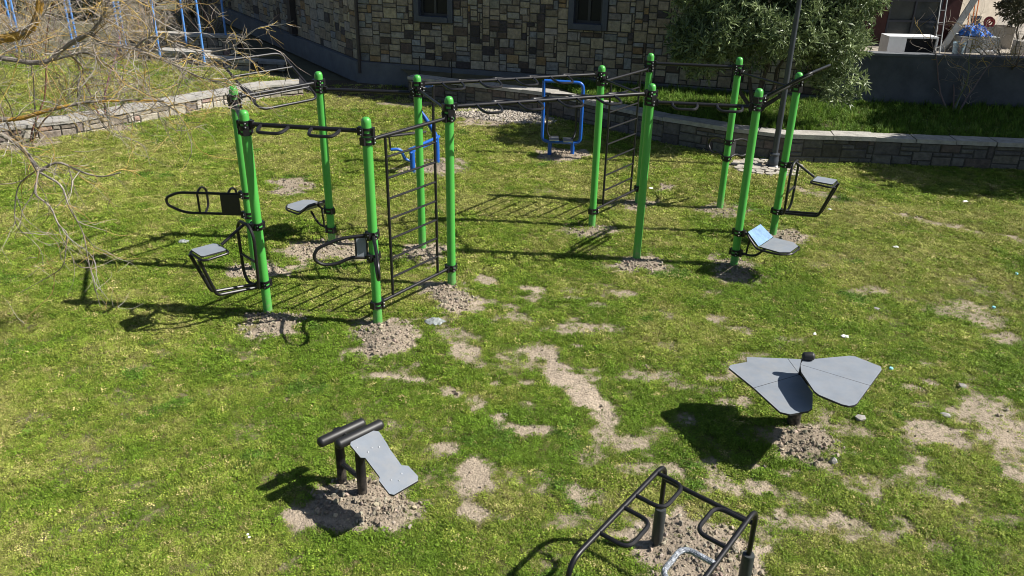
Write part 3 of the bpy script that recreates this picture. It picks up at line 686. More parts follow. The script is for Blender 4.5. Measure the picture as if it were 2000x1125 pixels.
# two inclined swing-through frames
for a_, b_, cen in (('A', 'C', CL), ('K', 'L', CR)):
    o, A, B_, D = bar(a_, b_, 2.45); mid = (A + B_) / 2; m2 = mid - cen; m2.z = 0; m2.normalize()
    W_ = m2 * math.cos(R(35)) + Vector((0, 0, math.sin(R(35)))); Nn = D.cross(W_)
    P = lambda u, v_: mid + D * u + W_ * v_
    f = MB(); f.tube(fillet([P(-.48, -.28), P(.48, -.28), P(.48, .64), P(-.48, .64)], .13, 6, True), .018, 10, True)
    fr = f.build('tilted_frame', M['black'], rig)
    for v_, r_ in ((.35, .016), (-.055, .016)):
        g_ = MB(); g_.tube([P(-.48, v_), P(.48, v_)], r_, 10); g_.build('cross_bar', M['black'], fr)
    for sg in (-1, 1):
        g_ = MB(); g_.prism([(0, -.17), (sg * -.11, -.03), (sg * -.11, .03), (0, .19)] if sg > 0 else [(0, .19), (.11, .03), (.11, -.03), (0, -.17)], .008, P(sg * .478, 0), (D, W_, Nn)); g_.build('gusset_plate', M['black'], fr, smooth=False)
# wall-bar ladders
for a_, b_, t0, t1 in (('D', 'F', .2, .80), ('G', 'H', .2, .80)):
    ot, A, B_, D = bar(a_, b_, 2.335 if a_ == 'D' else 2.35, .0225); Ls = (B_ - A).length; zt = A.z
    ob_, A2, B2_, D2 = bar(a_, b_, .285, .021, 'bottom_bar')
    rl = MB()
    for t_ in (t0, t1): rl.tube([A2 + D * Ls * t_, A + D * Ls * t_], .0175, 10)
    lad = rl.build('ladder_rails', M['black'], rig)
    for k in range(7):
        z = .285 + (zt - .285) * (k + 1) / 8 ; q = MB(); q.tube([V3(A + D * Ls * t0, z), V3(A + D * Ls * t1, z)], .0145, 8); q.build('rung', M['black'], lad)
def local(k, d, ang=None):
    d = Vector((*d, 0)).normalized(); e = Vector((-d.y, d.x, 0)); p = Vector((*PX[k], 0))
    return (lambda s, t_, z: p + d * s + e * t_ + Vector((0, 0, z))), d, e
# step-seat arms on two posts
for k, d in (('B', (-.71, -.71)), ('L', (.83, -.55))):
    P, d, e = local(k, d); dx, z0 = .165, 0
    f = MB()
    f.tube(fillet([P(.09, -.03, .43), P(.15, -.12, .44), P(dx, -.18, .56), P(dx, -.20, 1.15), P(dx, -.12, 1.27), P(dx, .12, 1.27), P(dx, .20, 1.15), P(dx, .18, .56), P(.15, .12, .44), P(.09, .03, .43)], .10, 5), .0195, 10)
    fr = f.build('seat_frame', M['black'], rig)
    f = MB(); f.tube([P(dx, -.19, .82), P(dx, .19, .82)], .016, 8); f.build('cross_bar', M['black'], fr); f = MB(); f.tube([P(.06, 0, 1.20), P(dx, 0, 1.26)], .017, 8); f.build('bracket', M['black'], fr)
    f = MB(); f.tube([P(dx, 0, 1.26), P(.48, 0, 1.08)], .019, 10); f.build('top_arm', M['black'], fr)
    for sg in (-1, 1):
        f = MB(); f.tube(fillet([P(.09, sg * .05, .43), P(.65, sg * .065, .50), P(.82, sg * .12, 1.02)], .06, 5), .021, 10); f.build('support_arm', M['black'], fr)
    f = MB(); f.tube(fillet([P(.47, -.185, 1.035), P(.80, -.185, 1.02), P(.80, .185, 1.02), P(.47, .185, 1.035)], .07, 5, True), .015, 10, True); f.build('rim_tube', M['black'], fr)
    f = MB(); f.prism([(-.15, -.125), (-.13, -.145), (.13, -.145), (.15, -.125), (.15, .125), (.13, .145), (-.13, .145), (-.15, .125)], .018, P(.64, 0, 1.055), (d, e, (-.0 * d.x, 0, 1)), 0, 1); f.build('seat_plate', [M['grey'], M['edge']], fr, smooth=False)
    clamp(k, 1.20, d); clamp(k, .43, d)
# reclined benches on two posts
for k, d, film in (('K', (.78, -.63), True), ('C', (-.78, .63), False)):
    P, d, e = local(k, d); zz = 0 if film else -.03
    f = MB(); f.tube(fillet([P(.22, -.23, .63 + zz), P(.41, -.27, .47 + zz), P(.72, -.27, .475 + zz), P(.86, -.16, .48 + zz), P(.86, .16, .48 + zz), P(.72, .27, .475 + zz), P(.41, .27, .47 + zz), P(.22, .23, .63 + zz)], .06, 4, True), .015, 10, True)
    fr = f.build('bench_frame', M['black'], rig)
    f = MB(); f.tube(fillet([P(.06, 0, .54 + zz), P(.20, 0, .56 + zz), P(.27, 0, .59 + zz)], .05, 3), .018, 10)
    f.tube(fillet([P(.06, 0, .23), P(.30, 0, .24), P(.46, 0, .44 + zz)], .09, 5), .018, 10)
    f.tube([P(.16, 0, .235), P(.19, 0, .545 + zz)], .014, 8); f.build('bracket', M['black'], fr)
    sp = [(-.19, -.235), (.10, -.245), (.21, -.15), (.21, .15), (.10, .245), (-.19, .235)]
    f = MB(); f.prism(sp, .018, P(.625, 0, .496 + zz), (d, e, (0, 0, 1)), 0, 1); f.build('seat_board', [M['grey'], M['edge']], fr, smooth=False)
    bk = (P(.22, 0, .63) - P(.42, 0, .475)); ln = bk.length; bk.normalize(); nb = e.cross(bk); nb = nb if nb.z > 0 else -nb
    f = MB(); f.prism([(-ln / 2, -.245), (ln / 2, -.21), (ln / 2, .21), (-ln / 2, .245)], .018, P(.315, 0, .572 + zz) + nb * .006, (bk, e, nb) if bk.cross(e).dot(nb) > 0 else (bk, e, nb), 0, 1)
    o = f.build('back_board', [M['film'] if film else M['grey'], M['edge']], fr, smooth=False)
    if film: o['label'] = 'back board still covered in pale blue film'
    clamp(k, .54, d); clamp(k, .23, d)
# double dip handles with a back pad
def dip_handles(k, d1, d2):
    b_ = (Vector((*d1, 0)).normalized() + Vector((*d2, 0)).normalized()); P0, db, eb = local(k, b_[:2])
    fr = None
    for d in (d1, d2):
        P, dd, e = local(k, d)
        f = MB(); f.tube(fillet([P(.08, 0, 1.20), P(.38, 0, 1.19), P(.66, 0, 1.09), P(.71, 0, .97), P(.62, 0, .88), P(.44, 0, .865), P(.28, 0, .94), P(.08, 0, .915)], .10, 5), .021, 10)
        if fr is None: fr = f.build('dip_frame', M['black'], rig)
        else: f.build('dip_handle', M['black'], fr)
    P, dd, e = local(k, d1); f = MB(); f.box(P(.145, 0, 1.055), (.15, .02, .27), (dd, e, (0, 0, 1)), 1); f.box(P(.145, 0, 1.055), (.11, .026, .235), (dd, e, (0, 0, 1)), 0); f.build('side_plate', [M['grey'] if k == 'D' else M['edge'], M['edge']], fr, smooth=False)
    clamp(k, 1.20, db); clamp(k, .92, db)
dip_handles('D', (-.94, -.30), (.24, -.97)); dip_handles('J', (.74, .67), (-.24, .97))
# long parallel handle frame on the far left post
P, d, e = local('A', (-1, .03)); f = MB()
f.tube(fillet([P(.06, 0, 1.14), P(.95, 0, 1.14), P(1.12, 0, 1.06), P(1.12, 0, .96), P(.90, 0, .85), P(.06, 0, .85)], .12, 6), .019, 10); fr = f.build('parallel_bar_frame', M['black'], rig)
for s in (.68, .26):
    f = MB(); f.tube(fillet([P(s, 0, 1.14), P(s - .02, -.10, 1.20), P(s - .04, -.22, 1.13), P(s - .04, -.22, .88), P(s - .02, -.1, .80), P(s, 0, .85)], .08, 5), .016, 8); f.build('hand_loop', M['black'], fr)
f = MB(); f.tube([P(.68, .0, .85), P(.68, 0, 1.14)], .016, 8); f.build('upright', M['black'], fr)
f = MB(); f.box(P(.23, .022, .99), (.26, .012, .29), (d, e, (0, 0, 1))); f.build('side_plate', M['rubber'], fr, smooth=False)  # black colour stands in for shade on this plate, not rubber
clamp('A', 1.14, d); clamp('A', .85, d)

# ------------------------------------------------------------------ sit-up bench
sb = empty('sit_up_bench', (-1.36, 5.75, 0), 'low sit-up bench with sloping grey board and two black foot rollers', 'exercise bench')
ax_a = Vector((.70, -.71, -.25)).normalized(); ax_b = Vector((.71, .70, 0)).normalized(); ax_n = ax_b.cross(ax_a); ax_n = ax_n if ax_n.z > 0 else -ax_n
out = [(-.002,-.12),(-.006,.113),(.026,.147),(.18,.122),(.24,.107),(.435,.083),(.471,.126),(.605,.126),(.641,.095),(.647,-.149),(.618,-.174),(.463,-.163),(.438,-.138),(.208,-.119),(.183,-.149),(.024,-.142)]
f = MB(); f.prism(out[::-1] if ax_a.cross(ax_b).dot(ax_n) < 0 else out, .018, (-1.24, 5.65, .65), (ax_a, ax_b, ax_n), 0, 1)
board = f.build('board', [M['grey'], M['edge']], sb, smooth=False)
f = MB()
for s, t_ in [(.074, -.112), (.145, -.011), (.172, .044), (.168, -.064), (.515, -.079), (.552, -.031), (.507, .029)]:
    f = MB(); f.lathe([(.007, 0), (.006, .004), (.003, .006)], Vector((-1.24, 5.65, .65)) + ax_a * s + ax_b * t_ + ax_n * .009, 8, 0, (ax_a, ax_b, ax_n)); f.build('bolt', M['bolt'], board)
for c_, r_ in ((Vector((-1.46, 5.83, .565)), .046), (Vector((-1.275, 5.70, .645)), .046)):
    f = MB(); f.capsule(c_ - ax_b * .24, c_ + ax_b * .24, r_, 20); f.build('foot_roller', M['rubber'], sb)
for p in ((-1.50, 5.86), (-1.28, 5.66)):
    f = MB(); f.lathe([(.042, -.1), (.042, .57)], (*p, 0), 20); f.build('leg', M['black'], sb)
f = MB(); f.tube([(-1.50, 5.86, .22), (-1.28, 5.66, .20)], .024, 10); f.build('connecting_tube', M['black'], sb); f = MB(); f.tube([(-1.50, 5.86, .55), (-1.28, 5.66, .57)], .024, 10); f.build('connecting_tube', M['black'], sb); f = MB(); f.tube([(-1.28, 5.66, .52), (-.98, 5.36, .50)], .02, 10); f.build('connecting_tube', M['black'], sb)

# ------------------------------------------------------------------ folded-panel table
tb = empty('panel_table', (2.90, 6.92, 0), 'low fan-shaped table of flat grey panels with one raised wing on a thick black post', 'exercise table')
f = MB(); f.lathe([(.065, -.1), (.065, .50), (.055, .54), (.055, .585)], (2.91, 6.93, 0), 24); f.build('post', M['black'], tb)
f = MB()
for p in ((2.5, 6.75), (2.6, 6.4), (2.6, 7.1)): f.tube([(2.91, 6.93, .50), (*p, .585)], .02, 8)
for p in ((3.05, 6.3, .765), (3.25, 6.7, .765), (2.9, 6.7, .765)): f.tube([(2.91, 6.93, .50), p], .02, 8)
f.build('support_arms', M['black'], tb)
hub = Vector((2.865, 6.89))
def shrink(poly, g=.004):
    c = sum((Vector(p) for p in poly), Vector((0, 0))) / len(poly); return [tuple(Vector(p) + (c - Vector(p)).normalized() * g) for p in poly]
def rounded(poly, r):
    return [tuple(p)[:2] for p in fillet([(x, y, 0) for x, y in poly], r, 3, True)]
for poly in ([(2.835, 7.20), (2.42, 7.215), (2.395, 7.115), (2.21, 7.045), (2.18, 6.99), (2.335, 6.62), (2.86, 6.885)],
             [(2.335, 6.62), (2.47, 6.215), (2.55, 6.18), (2.74, 6.24), (2.795, 6.29), (2.885, 6.56), (2.86, 6.885)],
             [(2.86, 6.885), (2.99, 7.0), (2.99, 7.19), (2.835, 7.20)]):
    f = MB(); f.prism(shrink(poly, .0035), .02, (0, 0, .60), None, 0, 1); f.build('flat_panel', [M['grey'], M['edge']], tb, smooth=False)
for poly in ([(2.80, 6.775), (2.764, 6.634), (2.776, 6.30), (2.80, 6.235), (2.955, 6.085), (3.01, 6.062), (3.06, 6.075), (3.10, 6.105), (3.336, 6.412)],
             [(2.80, 6.775), (3.336, 6.412), (3.56, 6.70), (3.578, 6.766), (3.458, 6.894), (3.40, 6.955), (3.35, 6.968), (2.85, 6.862)]):
    f = MB(); f.prism(shrink(poly, .0035), .02, (0, 0, .78), None, 0, 1); f.build('raised_panel', [M['grey'], M['edge']], tb, smooth=False)
f = MB(); f.tube(fillet([(2.865, 6.89, .57), (2.865, 6.88, .80), (2.88, 6.87, .84), (2.90, 6.86, .85)], .05, 4), .02, 10); hd = f.build('handle', M['black'], tb)
f = MB(); f.capsule((2.84, 6.88, .82), (2.965, 6.86, .835), .042, 16); f.build('knob', M['rubber'], hd)

# ------------------------------------------------------------------ parallel dip bars
db = empty('dip_bars', (1.5, 4.6, 0), 'waist-high black parallel dip bars with inward hand loops in the foreground', 'dip station')
d = Vector((-.60, -.80, 0)).normalized(); e = Vector((.76, -.65, 0)).normalized(); p1 = Vector((1.225, 5.11, 0)); ZT = .86
def DP(s, t_, z): return p1 + d * s + e * t_ + Vector((0, 0, z))
for t_ in (0, .76):
    f = MB(); f.tube(fillet([DP(0, t_, .36), DP(0, t_, ZT), DP(1.36, t_, ZT), DP(1.36, t_, .36)], .15, 8), .0195, 12); rail = f.build('rail', M['black'], db)
    for s0, wrap in ((.16, 0), (.66, 0)) if t_ == 0 else ((.20, 0), (.72, 1)):
        sg = 1 if t_ == 0 else -1
        f = MB(); q = [DP(s0, t_, ZT), DP(s0, t_ + sg * .24, ZT), DP(s0 + .33, t_ + sg * .24, ZT), DP(s0 + .33, t_, ZT)]
        f.tube(fillet(q, .09, 6), .0165 + .004 * wrap, 10); o = f.build('hand_loop', M['wrap'] if wrap else M['black'], rail)
        if wrap: o['label'] = 'hand loop still wrapped in shiny plastic'
    for s0 in (0, 1.36):
        f = MB(); c_ = DP(s0, t_, 0); f.lathe([(.028, -.1), (.028, .07), (.041, .072), (.046, .085), (.046, .395), (.043, .41), (.025, .412)], c_, 24); f.build('leg', M['sleeve'], db)
for s0 in (.0, 1.36):
    f = MB(); f.tube([DP(s0, 0, .70), DP(s0, .76, .70)], .019, 12); f.build('cross_bar', M['black'], db)

# ------------------------------------------------------------------ blue walker and blue rower
bw = empty('air_walker', (.97, 16.68, 0), 'tall rounded blue tube frame with swinging black footplates', 'exercise machine')
f = MB(); W0 = .40; C0 = Vector((.97, 16.66, 0)); X_ = Vector((1, .0, 0))
f.tube(fillet([C0 + X_ * -W0 + Vector((0, 0, 1.55)), C0 + X_ * -W0 + Vector((0, 0, .30)), C0 + X_ * W0 + Vector((0, 0, .27)), C0 + X_ * W0 + Vector((0, 0, 1.52)), C0 + X_ * -W0 + Vector((0, .0, 1.55))], .13, 6, False), .035, 14)
f.build('frame', M['blue'], bw)
for sx in (-.235, .245):
    f = MB(); f.lathe([(.042, -.1), (.042, .3)], C0 + X_ * sx, 16); f.build('leg', M['blue'], bw)
f = MB(); f.tube(fillet([C0 + Vector((-.31, .02, 1.28)), C0 + Vector((-.31, .0, .50)), C0 + Vector((-.22, -.05, .36)), C0 + Vector((.0, -.1, .36))], .08, 5), .021, 8); sw = f.build('swing_arm', M['black'], bw)
f = MB(); f.box(C0 + Vector((-.16, -.08, .385)), (.20, .32, .02)); f.build('footplate', M['bolt'], sw, smooth=False)
f = MB(); f.tube(fillet([C0 + Vector((.29, .02, 1.30)), C0 + Vector((.29, .0, .48)), C0 + Vector((.22, -.12, .36)), C0 + Vector((.05, -.16, .36))], .08, 5), .021, 8); sw = f.build('swing_arm', M['black'], bw)
f = MB(); f.box(C0 + Vector((.13, -.14, .375)), (.20, .32, .02)); f.build('footplate', M['bolt'], sw, smooth=False)
f = MB(); f.tube([C0 + Vector((-.37, .0, 1.28)), C0 + Vector((.37, .0, 1.26))], .02, 8); f.build('cross_bar', M['black'], bw)
br = empty('rowing_machine', (-1.8, 15.5, 0), 'small blue and black outdoor rowing machine with a bent lever arm', 'exercise machine')
for p in ((-1.97, 15.15), (-1.56, 15.85)):
    f = MB(); f.lathe([(.05, -.1), (.05, .42), (.042, .46), (.042, .52)], (*p, 0), 16); f.build('leg', M['blue'], br)
f = MB(); f.tube([(-2.02, 15.06, .50), (-1.52, 15.92, .55)], .03, 12); f.tube([(-2.0, 15.06, .44), (-1.55, 15.85, .48)], .02, 10); f.build('seat_rail', M['blue'], br)
f = MB(); f.tube(fillet([(-1.55, 15.86, .52), (-1.72, 15.86, .85), (-1.93, 15.86, 1.12), (-1.94, 15.84, 1.38), (-1.80, 15.8, 1.55), (-1.62, 15.8, 1.60)], .16, 6), .045, 12); arm = f.build('lever_arm', M['blue'], br)
f = MB(); f.tube([(-1.86, 15.7, 1.52), (-1.56, 15.9, 1.58)], .026, 8); f.tube([(-1.60, 15.8, 1.58), (-1.62, 15.76, .58)], .026, 8); f.tube([(-1.90, 15.8, 1.5), (-1.84, 15.76, .72)], .026, 8); f.build('handlebar', M['black'], arm)
f = MB(); f.tube([(-2.45, 14.98, .78), (-1.75, 15.6, .72)], .028, 8); f.tube([(-2.38, 15.02, .78), (-2.36, 15.0, .52)], .018, 8); f.capsule((-2.5, 14.96, .79), (-2.36, 15.05, .77), .035, 10); f.build('pull_bar', M['black'], br)
f = MB(); f.tube(fillet([(-2.36, 15.0, .52), (-2.18, 15.06, .52), (-2.1, 15.1, .30), (-1.97, 15.15, .26)], .08, 4), .03, 10); f.build('foot_bar', M['blue'], br)

# ------------------------------------------------------------------ lamp post
lp = empty('lamp_post', (5.3, 16.12, 0), 'slim dark grey lamp post standing before the stone retaining wall', 'lamp post')
f = MB(); f.lathe([(.15, -.05), (.15, .03), (.12, .06), (.125, .09), (.10, .16), (.085, .24), (.10, .26), (.10, .285), (.07, .30)], (5.3, 16.12, 0), 20); f.build('base', M['lamp'], lp)
f = MB(); f.lathe([(.06, .30), (.055, 1.6), (.042, 4.2)], (5.3, 16.12, 0), 18); f.build('shaft', M['lamp'], lp)
f = MB(); f.lathe([(.05, 4.2), (.17, 4.3), (.22, 4.5), (.17, 4.7), (.05, 4.8)], (5.3, 16.12, 0), 18); f.build('lantern', M['white'], lp)

# crazy paving round the lamp
pv = MB(); r = random.Random(8)
for i in range(9):
    for j in range(7):
        x = 4.52 + i * .17 + r.uniform(-.03, .03) + (j % 2) * .08; y = 15.55 + j * .16 + r.uniform(-.03, .03)
        if ((x - 5.15) / .78) ** 2 + ((y - 16.0) / .55) ** 2 > 1 or (x - 5.3) ** 2 + (y - 16.12) ** 2 < .02: continue
        k = r.randint(5, 7); a0 = r.uniform(0, 6); rd = r.uniform(.075, .10); zt = .032 + r.uniform(0, .02)
        q = [(x + rd * r.uniform(.8, 1.1) * math.cos(a0 + 6.283 * s / k), y + rd * r.uniform(.8, 1.1) * math.sin(a0 + 6.283 * s / k)) for s in range(k)]
        V = [(*p, -.03) for p in q] + [(*p, zt) for p in q]; c_ = r.uniform(.75, 1.15)
        pv.add(V, [tuple(range(k, 2 * k))] + [(s, (s + 1) % k, (s + 1) % k + k, s + k) for s in range(k)], 0, (.36 * c_, .33 * c_, .28 * c_))
pv.build('paving', M['paving'], smooth=False)['kind'] = 'structure'
# gravel heap by the wall
n = 2600; a_ = rng.uniform(0, 6.283, n); dd = np.sqrt(rng.random(n)); gx = -.35 + 1.35 * dd * np.cos(a_); gy = 20.0 + .62 * dd * np.sin(a_) - .28 * (gx + .35)
s_, m_ = soil_mask(gx, gy); gz = ground_z(gx, gy, s_, m_) + .01
scatter('gravel', np.stack([gx, gy, gz], 1), rng.uniform(0, 6.28, (n, 3)), np.clip(rng.lognormal(math.log(.022), .4, n), .01, .06), np.array((.37, .33, .28)) * rng.uniform(.6, 1.3, (n, 1)), CV, M['clod'], 'pale spread of loose gravel and rubble at the lawn edge', 'gravel')

# ------------------------------------------------------------------ trees: leafy
def leaf_mesh(name, centers, dirs, length, width, cols, parent, m):
    """bent narrow leaves; centers (n,3) bases, dirs (n,3)"""
    n = len(centers); up = rng.normal(0, 1, (n, 3)); d = dirs / np.linalg.norm(dirs, axis=1)[:, None]
    s = np.cross(d, up); s /= np.linalg.norm(s, axis=1)[:, None] + 1e-9; nn = np.cross(s, d)
    Ls = length * rng.uniform(.7, 1.25, (n, 1)); W_ = width * rng.uniform(.8, 1.2, (n, 1)) * .5
    p0 = centers; pm_ = centers + d * Ls * .5 + nn * Ls * .07; pt = centers + d * Ls - np.array((0, 0, 1)) * Ls * .10
    V = np.stack([p0, pm_ - s * W_, pt, pm_ + s * W_], 1).reshape(-1, 3)
    F = np.arange(n * 4).reshape(n, 4)
    org = np.array(parent.location); me = bpy.data.meshes.new(name)
    me.from_pydata((V - org).tolist(), [], F.tolist()); me.materials.append(m)
    ca = me.color_attributes.new('col', 'FLOAT_COLOR', 'POINT'); ca.data.foreach_set('color', np.concatenate([np.repeat(cols, 4, 0), np.ones((n * 4, 1))], 1).astype(np.float32).ravel())
    me.update(); o = bpy.data.objects.new(name, me); COL.objects.link(o); o.parent = parent; return o
def crown(name, parent, lobes, nshoot, per, length, width, c0, c1, m, hollow=.45):
    C = []; D = []; K = []
    tot = sum(l[3] * l[4] * l[5] for l in lobes)
    for (cx, cy, cz, rx, ry, rz) in lobes:
        k = int(nshoot * rx * ry * rz / tot); u = rng.normal(0, 1, (k, 3)); u /= np.linalg.norm(u, axis=1)[:, None]
        rad = (hollow + (1 - hollow) * rng.random(k) ** .5)[:, None] * (1 + .22 * (fbm(u[:, 0] * 3 + cx, u[:, 1] * 3 + u[:, 2] * 2 + cy, 200, 3) - .5)[:, None] * 2)
        p = u * rad * np.array((rx, ry, rz)) + np.array((cx, cy, cz))
        sd_ = u * .7 + np.array((0, 0, .55)) + rng.normal(0, .35, (k, 3)); sd_ /= np.linalg.norm(sd_, axis=1)[:, None]
        tone = np.clip(rng.normal(.5, .25, (k, 1)), 0, 1)
        for j in range(per):
            C.append(p + sd_ * (j / per) * .14); D.append(sd_ * rng.uniform(.25, .9, (k, 1)) + rng.normal(0, .62, (k, 3)))
            K.append((np.array(c0) + (np.array(c1) - np.array(c0)) * tone) * rng.uniform(.75, 1.25, (k, 1)))
    return leaf_mesh(name, np.concatenate(C), np.concatenate(D), length, width, np.concatenate(K), parent, m)
def limbs(mb, base_, tops, r0, r1, rr, n=8):
    for tp in tops:
        a = Vector(base_); b_ = Vector(tp); pts = []; rad = []
        for i in range(7):
            t_ = i / 6; p = a.lerp(b_, t_); p += Vector((rr.uniform(-1, 1), rr.uniform(-1, 1), rr.uniform(-.5, .5))) * .12 * math.sin(t_ * 3.14) * (b_ - a).length * .5; p.z += .12 * math.sin(t_ * 3.14)
            pts.append(p); rad.append(r0 + (r1 - r0) * t_)
        mb.tube(pts, rad, n)
ol = empty('oleander_tree', (5.6, 18.6, BZ), 'broad grey-green oleander with narrow leaves in front of the stone building', 'tree')
f = MB(); rr = random.Random(3)
limbs(f, (5.5, 18.6, BZ - .1), [(4.6, 18.6, 2.0), (5.0, 18.9, 2.5), (5.6, 18.4, 2.4), (6.4, 18.7, 2.3), (7.0, 18.5, 2.0), (5.9, 19.0, 2.7)], .055, .02, rr); f.build('trunk', M['barkdark'], ol)
_main = [(4.25, 17.9, 2.40, .75, 1.0, .65), (5.35, 18.0, 2.85, 1.15, 1.3, .85), (6.5, 17.9, 2.75, 1.0, 1.2, .9), (6.85, 17.7, 2.05, .42, .8, .70), (4.1, 18.1, 3.2, .8, 1.0, .7), (5.4, 18.3, 3.7, 1.4, 1.3, .8), (6.6, 18.2, 3.5, 1.0, 1.1, .7), (3.75, 17.9, 1.98, .36, .6, .38), (5.3, 17.3, 2.5, .8, .6, .5)]
_cl = []
for (cx, cy, cz, rx, ry, rz) in _main:
    for _ in range(int(9 * (rx * ry * rz) ** .5) + 4):
        u = rng.normal(0, 1, 3); u[1] -= .35; u /= np.linalg.norm(u); q_ = rng.uniform(.30, .50); k_ = rng.uniform(.62, 1.02)
        _cl.append((cx + u[0] * rx * k_, cy + u[1] * ry * k_, cz + u[2] * rz * k_, q_, q_, q_ * .85))
crown('crown', ol, _cl, 5400, 10, .165, .036, (.03, .058, .016), (.30, .37, .165), M['leaf'], .45)
st = empty('shade_tree', (14.6, 16.3, 0), 'leafy tree standing beyond the right edge of the lawn', 'tree')
f = MB(); f.tube([(14.6, 16.3, -.1), (14.65, 16.3, 1.5), (14.6, 16.35, 3.0)], [.16, .13, .1], 12); limbs(f, (14.6, 16.35, 2.8), [(13.2, 15.8, 4.6), (15.5, 17.2, 5), (14.5, 15.2, 5.2), (14, 17.5, 4.8)], .08, .02, rr); f.build('trunk', M['barkdark'], st)
crown('crown', st, [(14.0, 15.6, 4.4, 1.9, 1.5, 1.4), (15.2, 17.1, 5.0, 2.0, 1.8, 1.5), (13.3, 17.4, 4.0, 1.7, 1.3, 1.1), (15.0, 18.8, 4.6, 2.0, 1.4, 1.3)], 7000, 9, .17, .075, (.03, .06, .015), (.07, .11, .03), M['leaf'], .1)

# ------------------------------------------------------------------ bare branches
def wander(mb, p, d, L_, r0, r1, rr, curl, col, n=4, step=.07, grav=0.0):
    k = max(3, int(L_ / step)); pts = [p.copy()]; rad = [r0]; ph = rr.uniform(0, 6.28); ax = Vector((rr.gauss(0, 1), rr.gauss(0, 1), rr.gauss(0, 1))).normalized()
    q = p.copy(); dd = d.normalized()
    for i in range(k):
        ax = (ax + Vector((rr.gauss(0, .5), rr.gauss(0, .5), rr.gauss(0, .5)))).normalized()
        dd = (dd + dd.cross(ax) * curl * math.sin(ph + i * .55) + Vector((rr.gauss(0, .1), rr.gauss(0, .1), rr.gauss(0, .1))) + Vector((0, 0, -grav))).normalized()
        q = q + dd * (L_ / k); pts.append(q.copy()); rad.append(r0 + (r1 - r0) * (i + 1) / k)
    mb.tube(pts, rad, n, False, 0, col); return pts
TW = [(.23, .20, .165), (.30, .27, .235), (.19, .155, .125), (.38, .27, .065), (.33, .22, .08), (.26, .235, .19)]
def twigs(mb, path, count, rr, L0, L1, r0, curl, levels, bias=Vector((0, 0, 0)), grav=.03):
    for i in range(count):
        j = rr.randrange(len(path) - 1); p = path[j].lerp(path[j + 1], rr.random()); t_ = (path[j + 1] - path[j]).normalized()
        d_ = (t_ * rr.uniform(.1, .9) + Vector((rr.gauss(0, 1), rr.gauss(0, 1), rr.gauss(0, .8))).normalized() * 1.0 + bias).normalized()
        L_ = rr.uniform(L0, L1); c_ = rr.choice(TW); k = rr.uniform(.8, 1.15); c_ = tuple(x * k for x in c_)
        pts = wander(mb, p, d_, L_, r0, r0 * .35, rr, curl, c_, 4 if r0 > .004 else 3, .06, grav)
        if levels > 1: twigs(mb, pts, rr.randint(2, 5), rr, L0 * .45, L1 * .5, max(r0 * .55, .0018), curl, levels - 1, bias, grav)
wl = empty('corkscrew_willow', (-7.6, 7.6, 0), 'leafless corkscrew willow with curling yellow and grey branches reaching in from the left', 'tree')
LIMBS = {'l1': [(-5.2,7.6,2.81),(-4.94,7.6,2.68),(-4.79,7.6,2.57),(-4.71,7.6,2.39),(-4.65,7.6,2.31)], 'l1a': [(-4.65,7.6,2.31),(-4.45,7.6,2.43),(-4.28,7.6,2.31),(-4.07,7.6,2.25),(-3.85,7.6,2.32)],
 'l1b': [(-4.65,7.6,2.31),(-4.37,7.5,2.22),(-4.31,7.4,2.05),(-4.25,7.4,1.76),(-4.24,7.4,1.43),(-4.23,7.4,.94)], 'l1c': [(-4.65,7.58,2.31),(-4.67,7.5,2.11),(-4.57,7.5,2.01),(-4.52,7.5,1.79),(-4.46,7.5,1.71),(-4.56,7.5,1.35),(-4.7,7.5,1.25),(-5.08,7.5,1.04)],
 'l1d': [(-4.68,7.62,2.32),(-4.92,7.7,2.17),(-5.07,7.7,1.87),(-5.06,7.7,1.71),(-4.89,7.7,1.43),(-4.92,7.7,1.19)], 'l2': [(-5.47,8.2,3.37),(-5.09,8.2,3.47),(-4.91,8.2,3.5),(-4.76,8.2,3.55),(-4.65,8.2,3.68),(-4.57,8.2,3.89),(-4.53,8.2,4.12)],
 'l3': [(-5.59,8.4,3.19),(-5.26,8.4,3.26),(-4.96,8.4,3.21),(-4.74,8.4,3.23),(-4.63,8.4,3.33),(-4.44,8.4,3.45),(-4.28,8.4,3.52),(-4.2,8.4,3.44),(-4.06,8.4,3.4),(-3.87,8.4,3.37)], 'l3a': [(-3.87,8.4,3.37),(-3.71,8.4,3.49),(-3.6,8.4,3.5),(-3.43,8.4,3.43),(-3.16,8.4,3.34),(-2.87,8.4,3.39),(-2.8,8.4,3.49)],
 'l3b': [(-3.87,8.4,3.37),(-3.73,8.5,3.29),(-3.51,8.5,3.18),(-3.28,8.5,3.09),(-3.03,8.5,3.02)], 'l3c': [(-4.28,8.4,3.52),(-4.12,8.3,3.65),(-4.01,8.3,3.79),(-3.91,8.3,3.94)],
 'l4': [(-5.48,8.0,2.66),(-5.16,8.0,2.72),(-4.92,8.0,2.74),(-4.68,8.0,2.82),(-4.41,8.0,2.88),(-4.27,8.0,2.91),(-4.05,8.0,2.93),(-3.79,8.0,2.93),(-3.48,8.0,2.94)], 'l5': [(-4.80,8.5,3.22),(-4.63,8.6,3.26),(-4.45,8.6,3.31),(-4.25,8.6,3.15),(-4.09,8.6,3.01),(-3.75,8.6,2.76)],
 'l6': [(-4.63,8.6,3.26),(-4.64,8.8,3.08),(-4.71,8.8,2.95),(-4.78,8.8,2.75),(-4.75,8.8,2.64)], 'l7': [(-4.12,8.35,3.62),(-3.88,8.6,3.82),(-3.73,8.6,3.97)]}
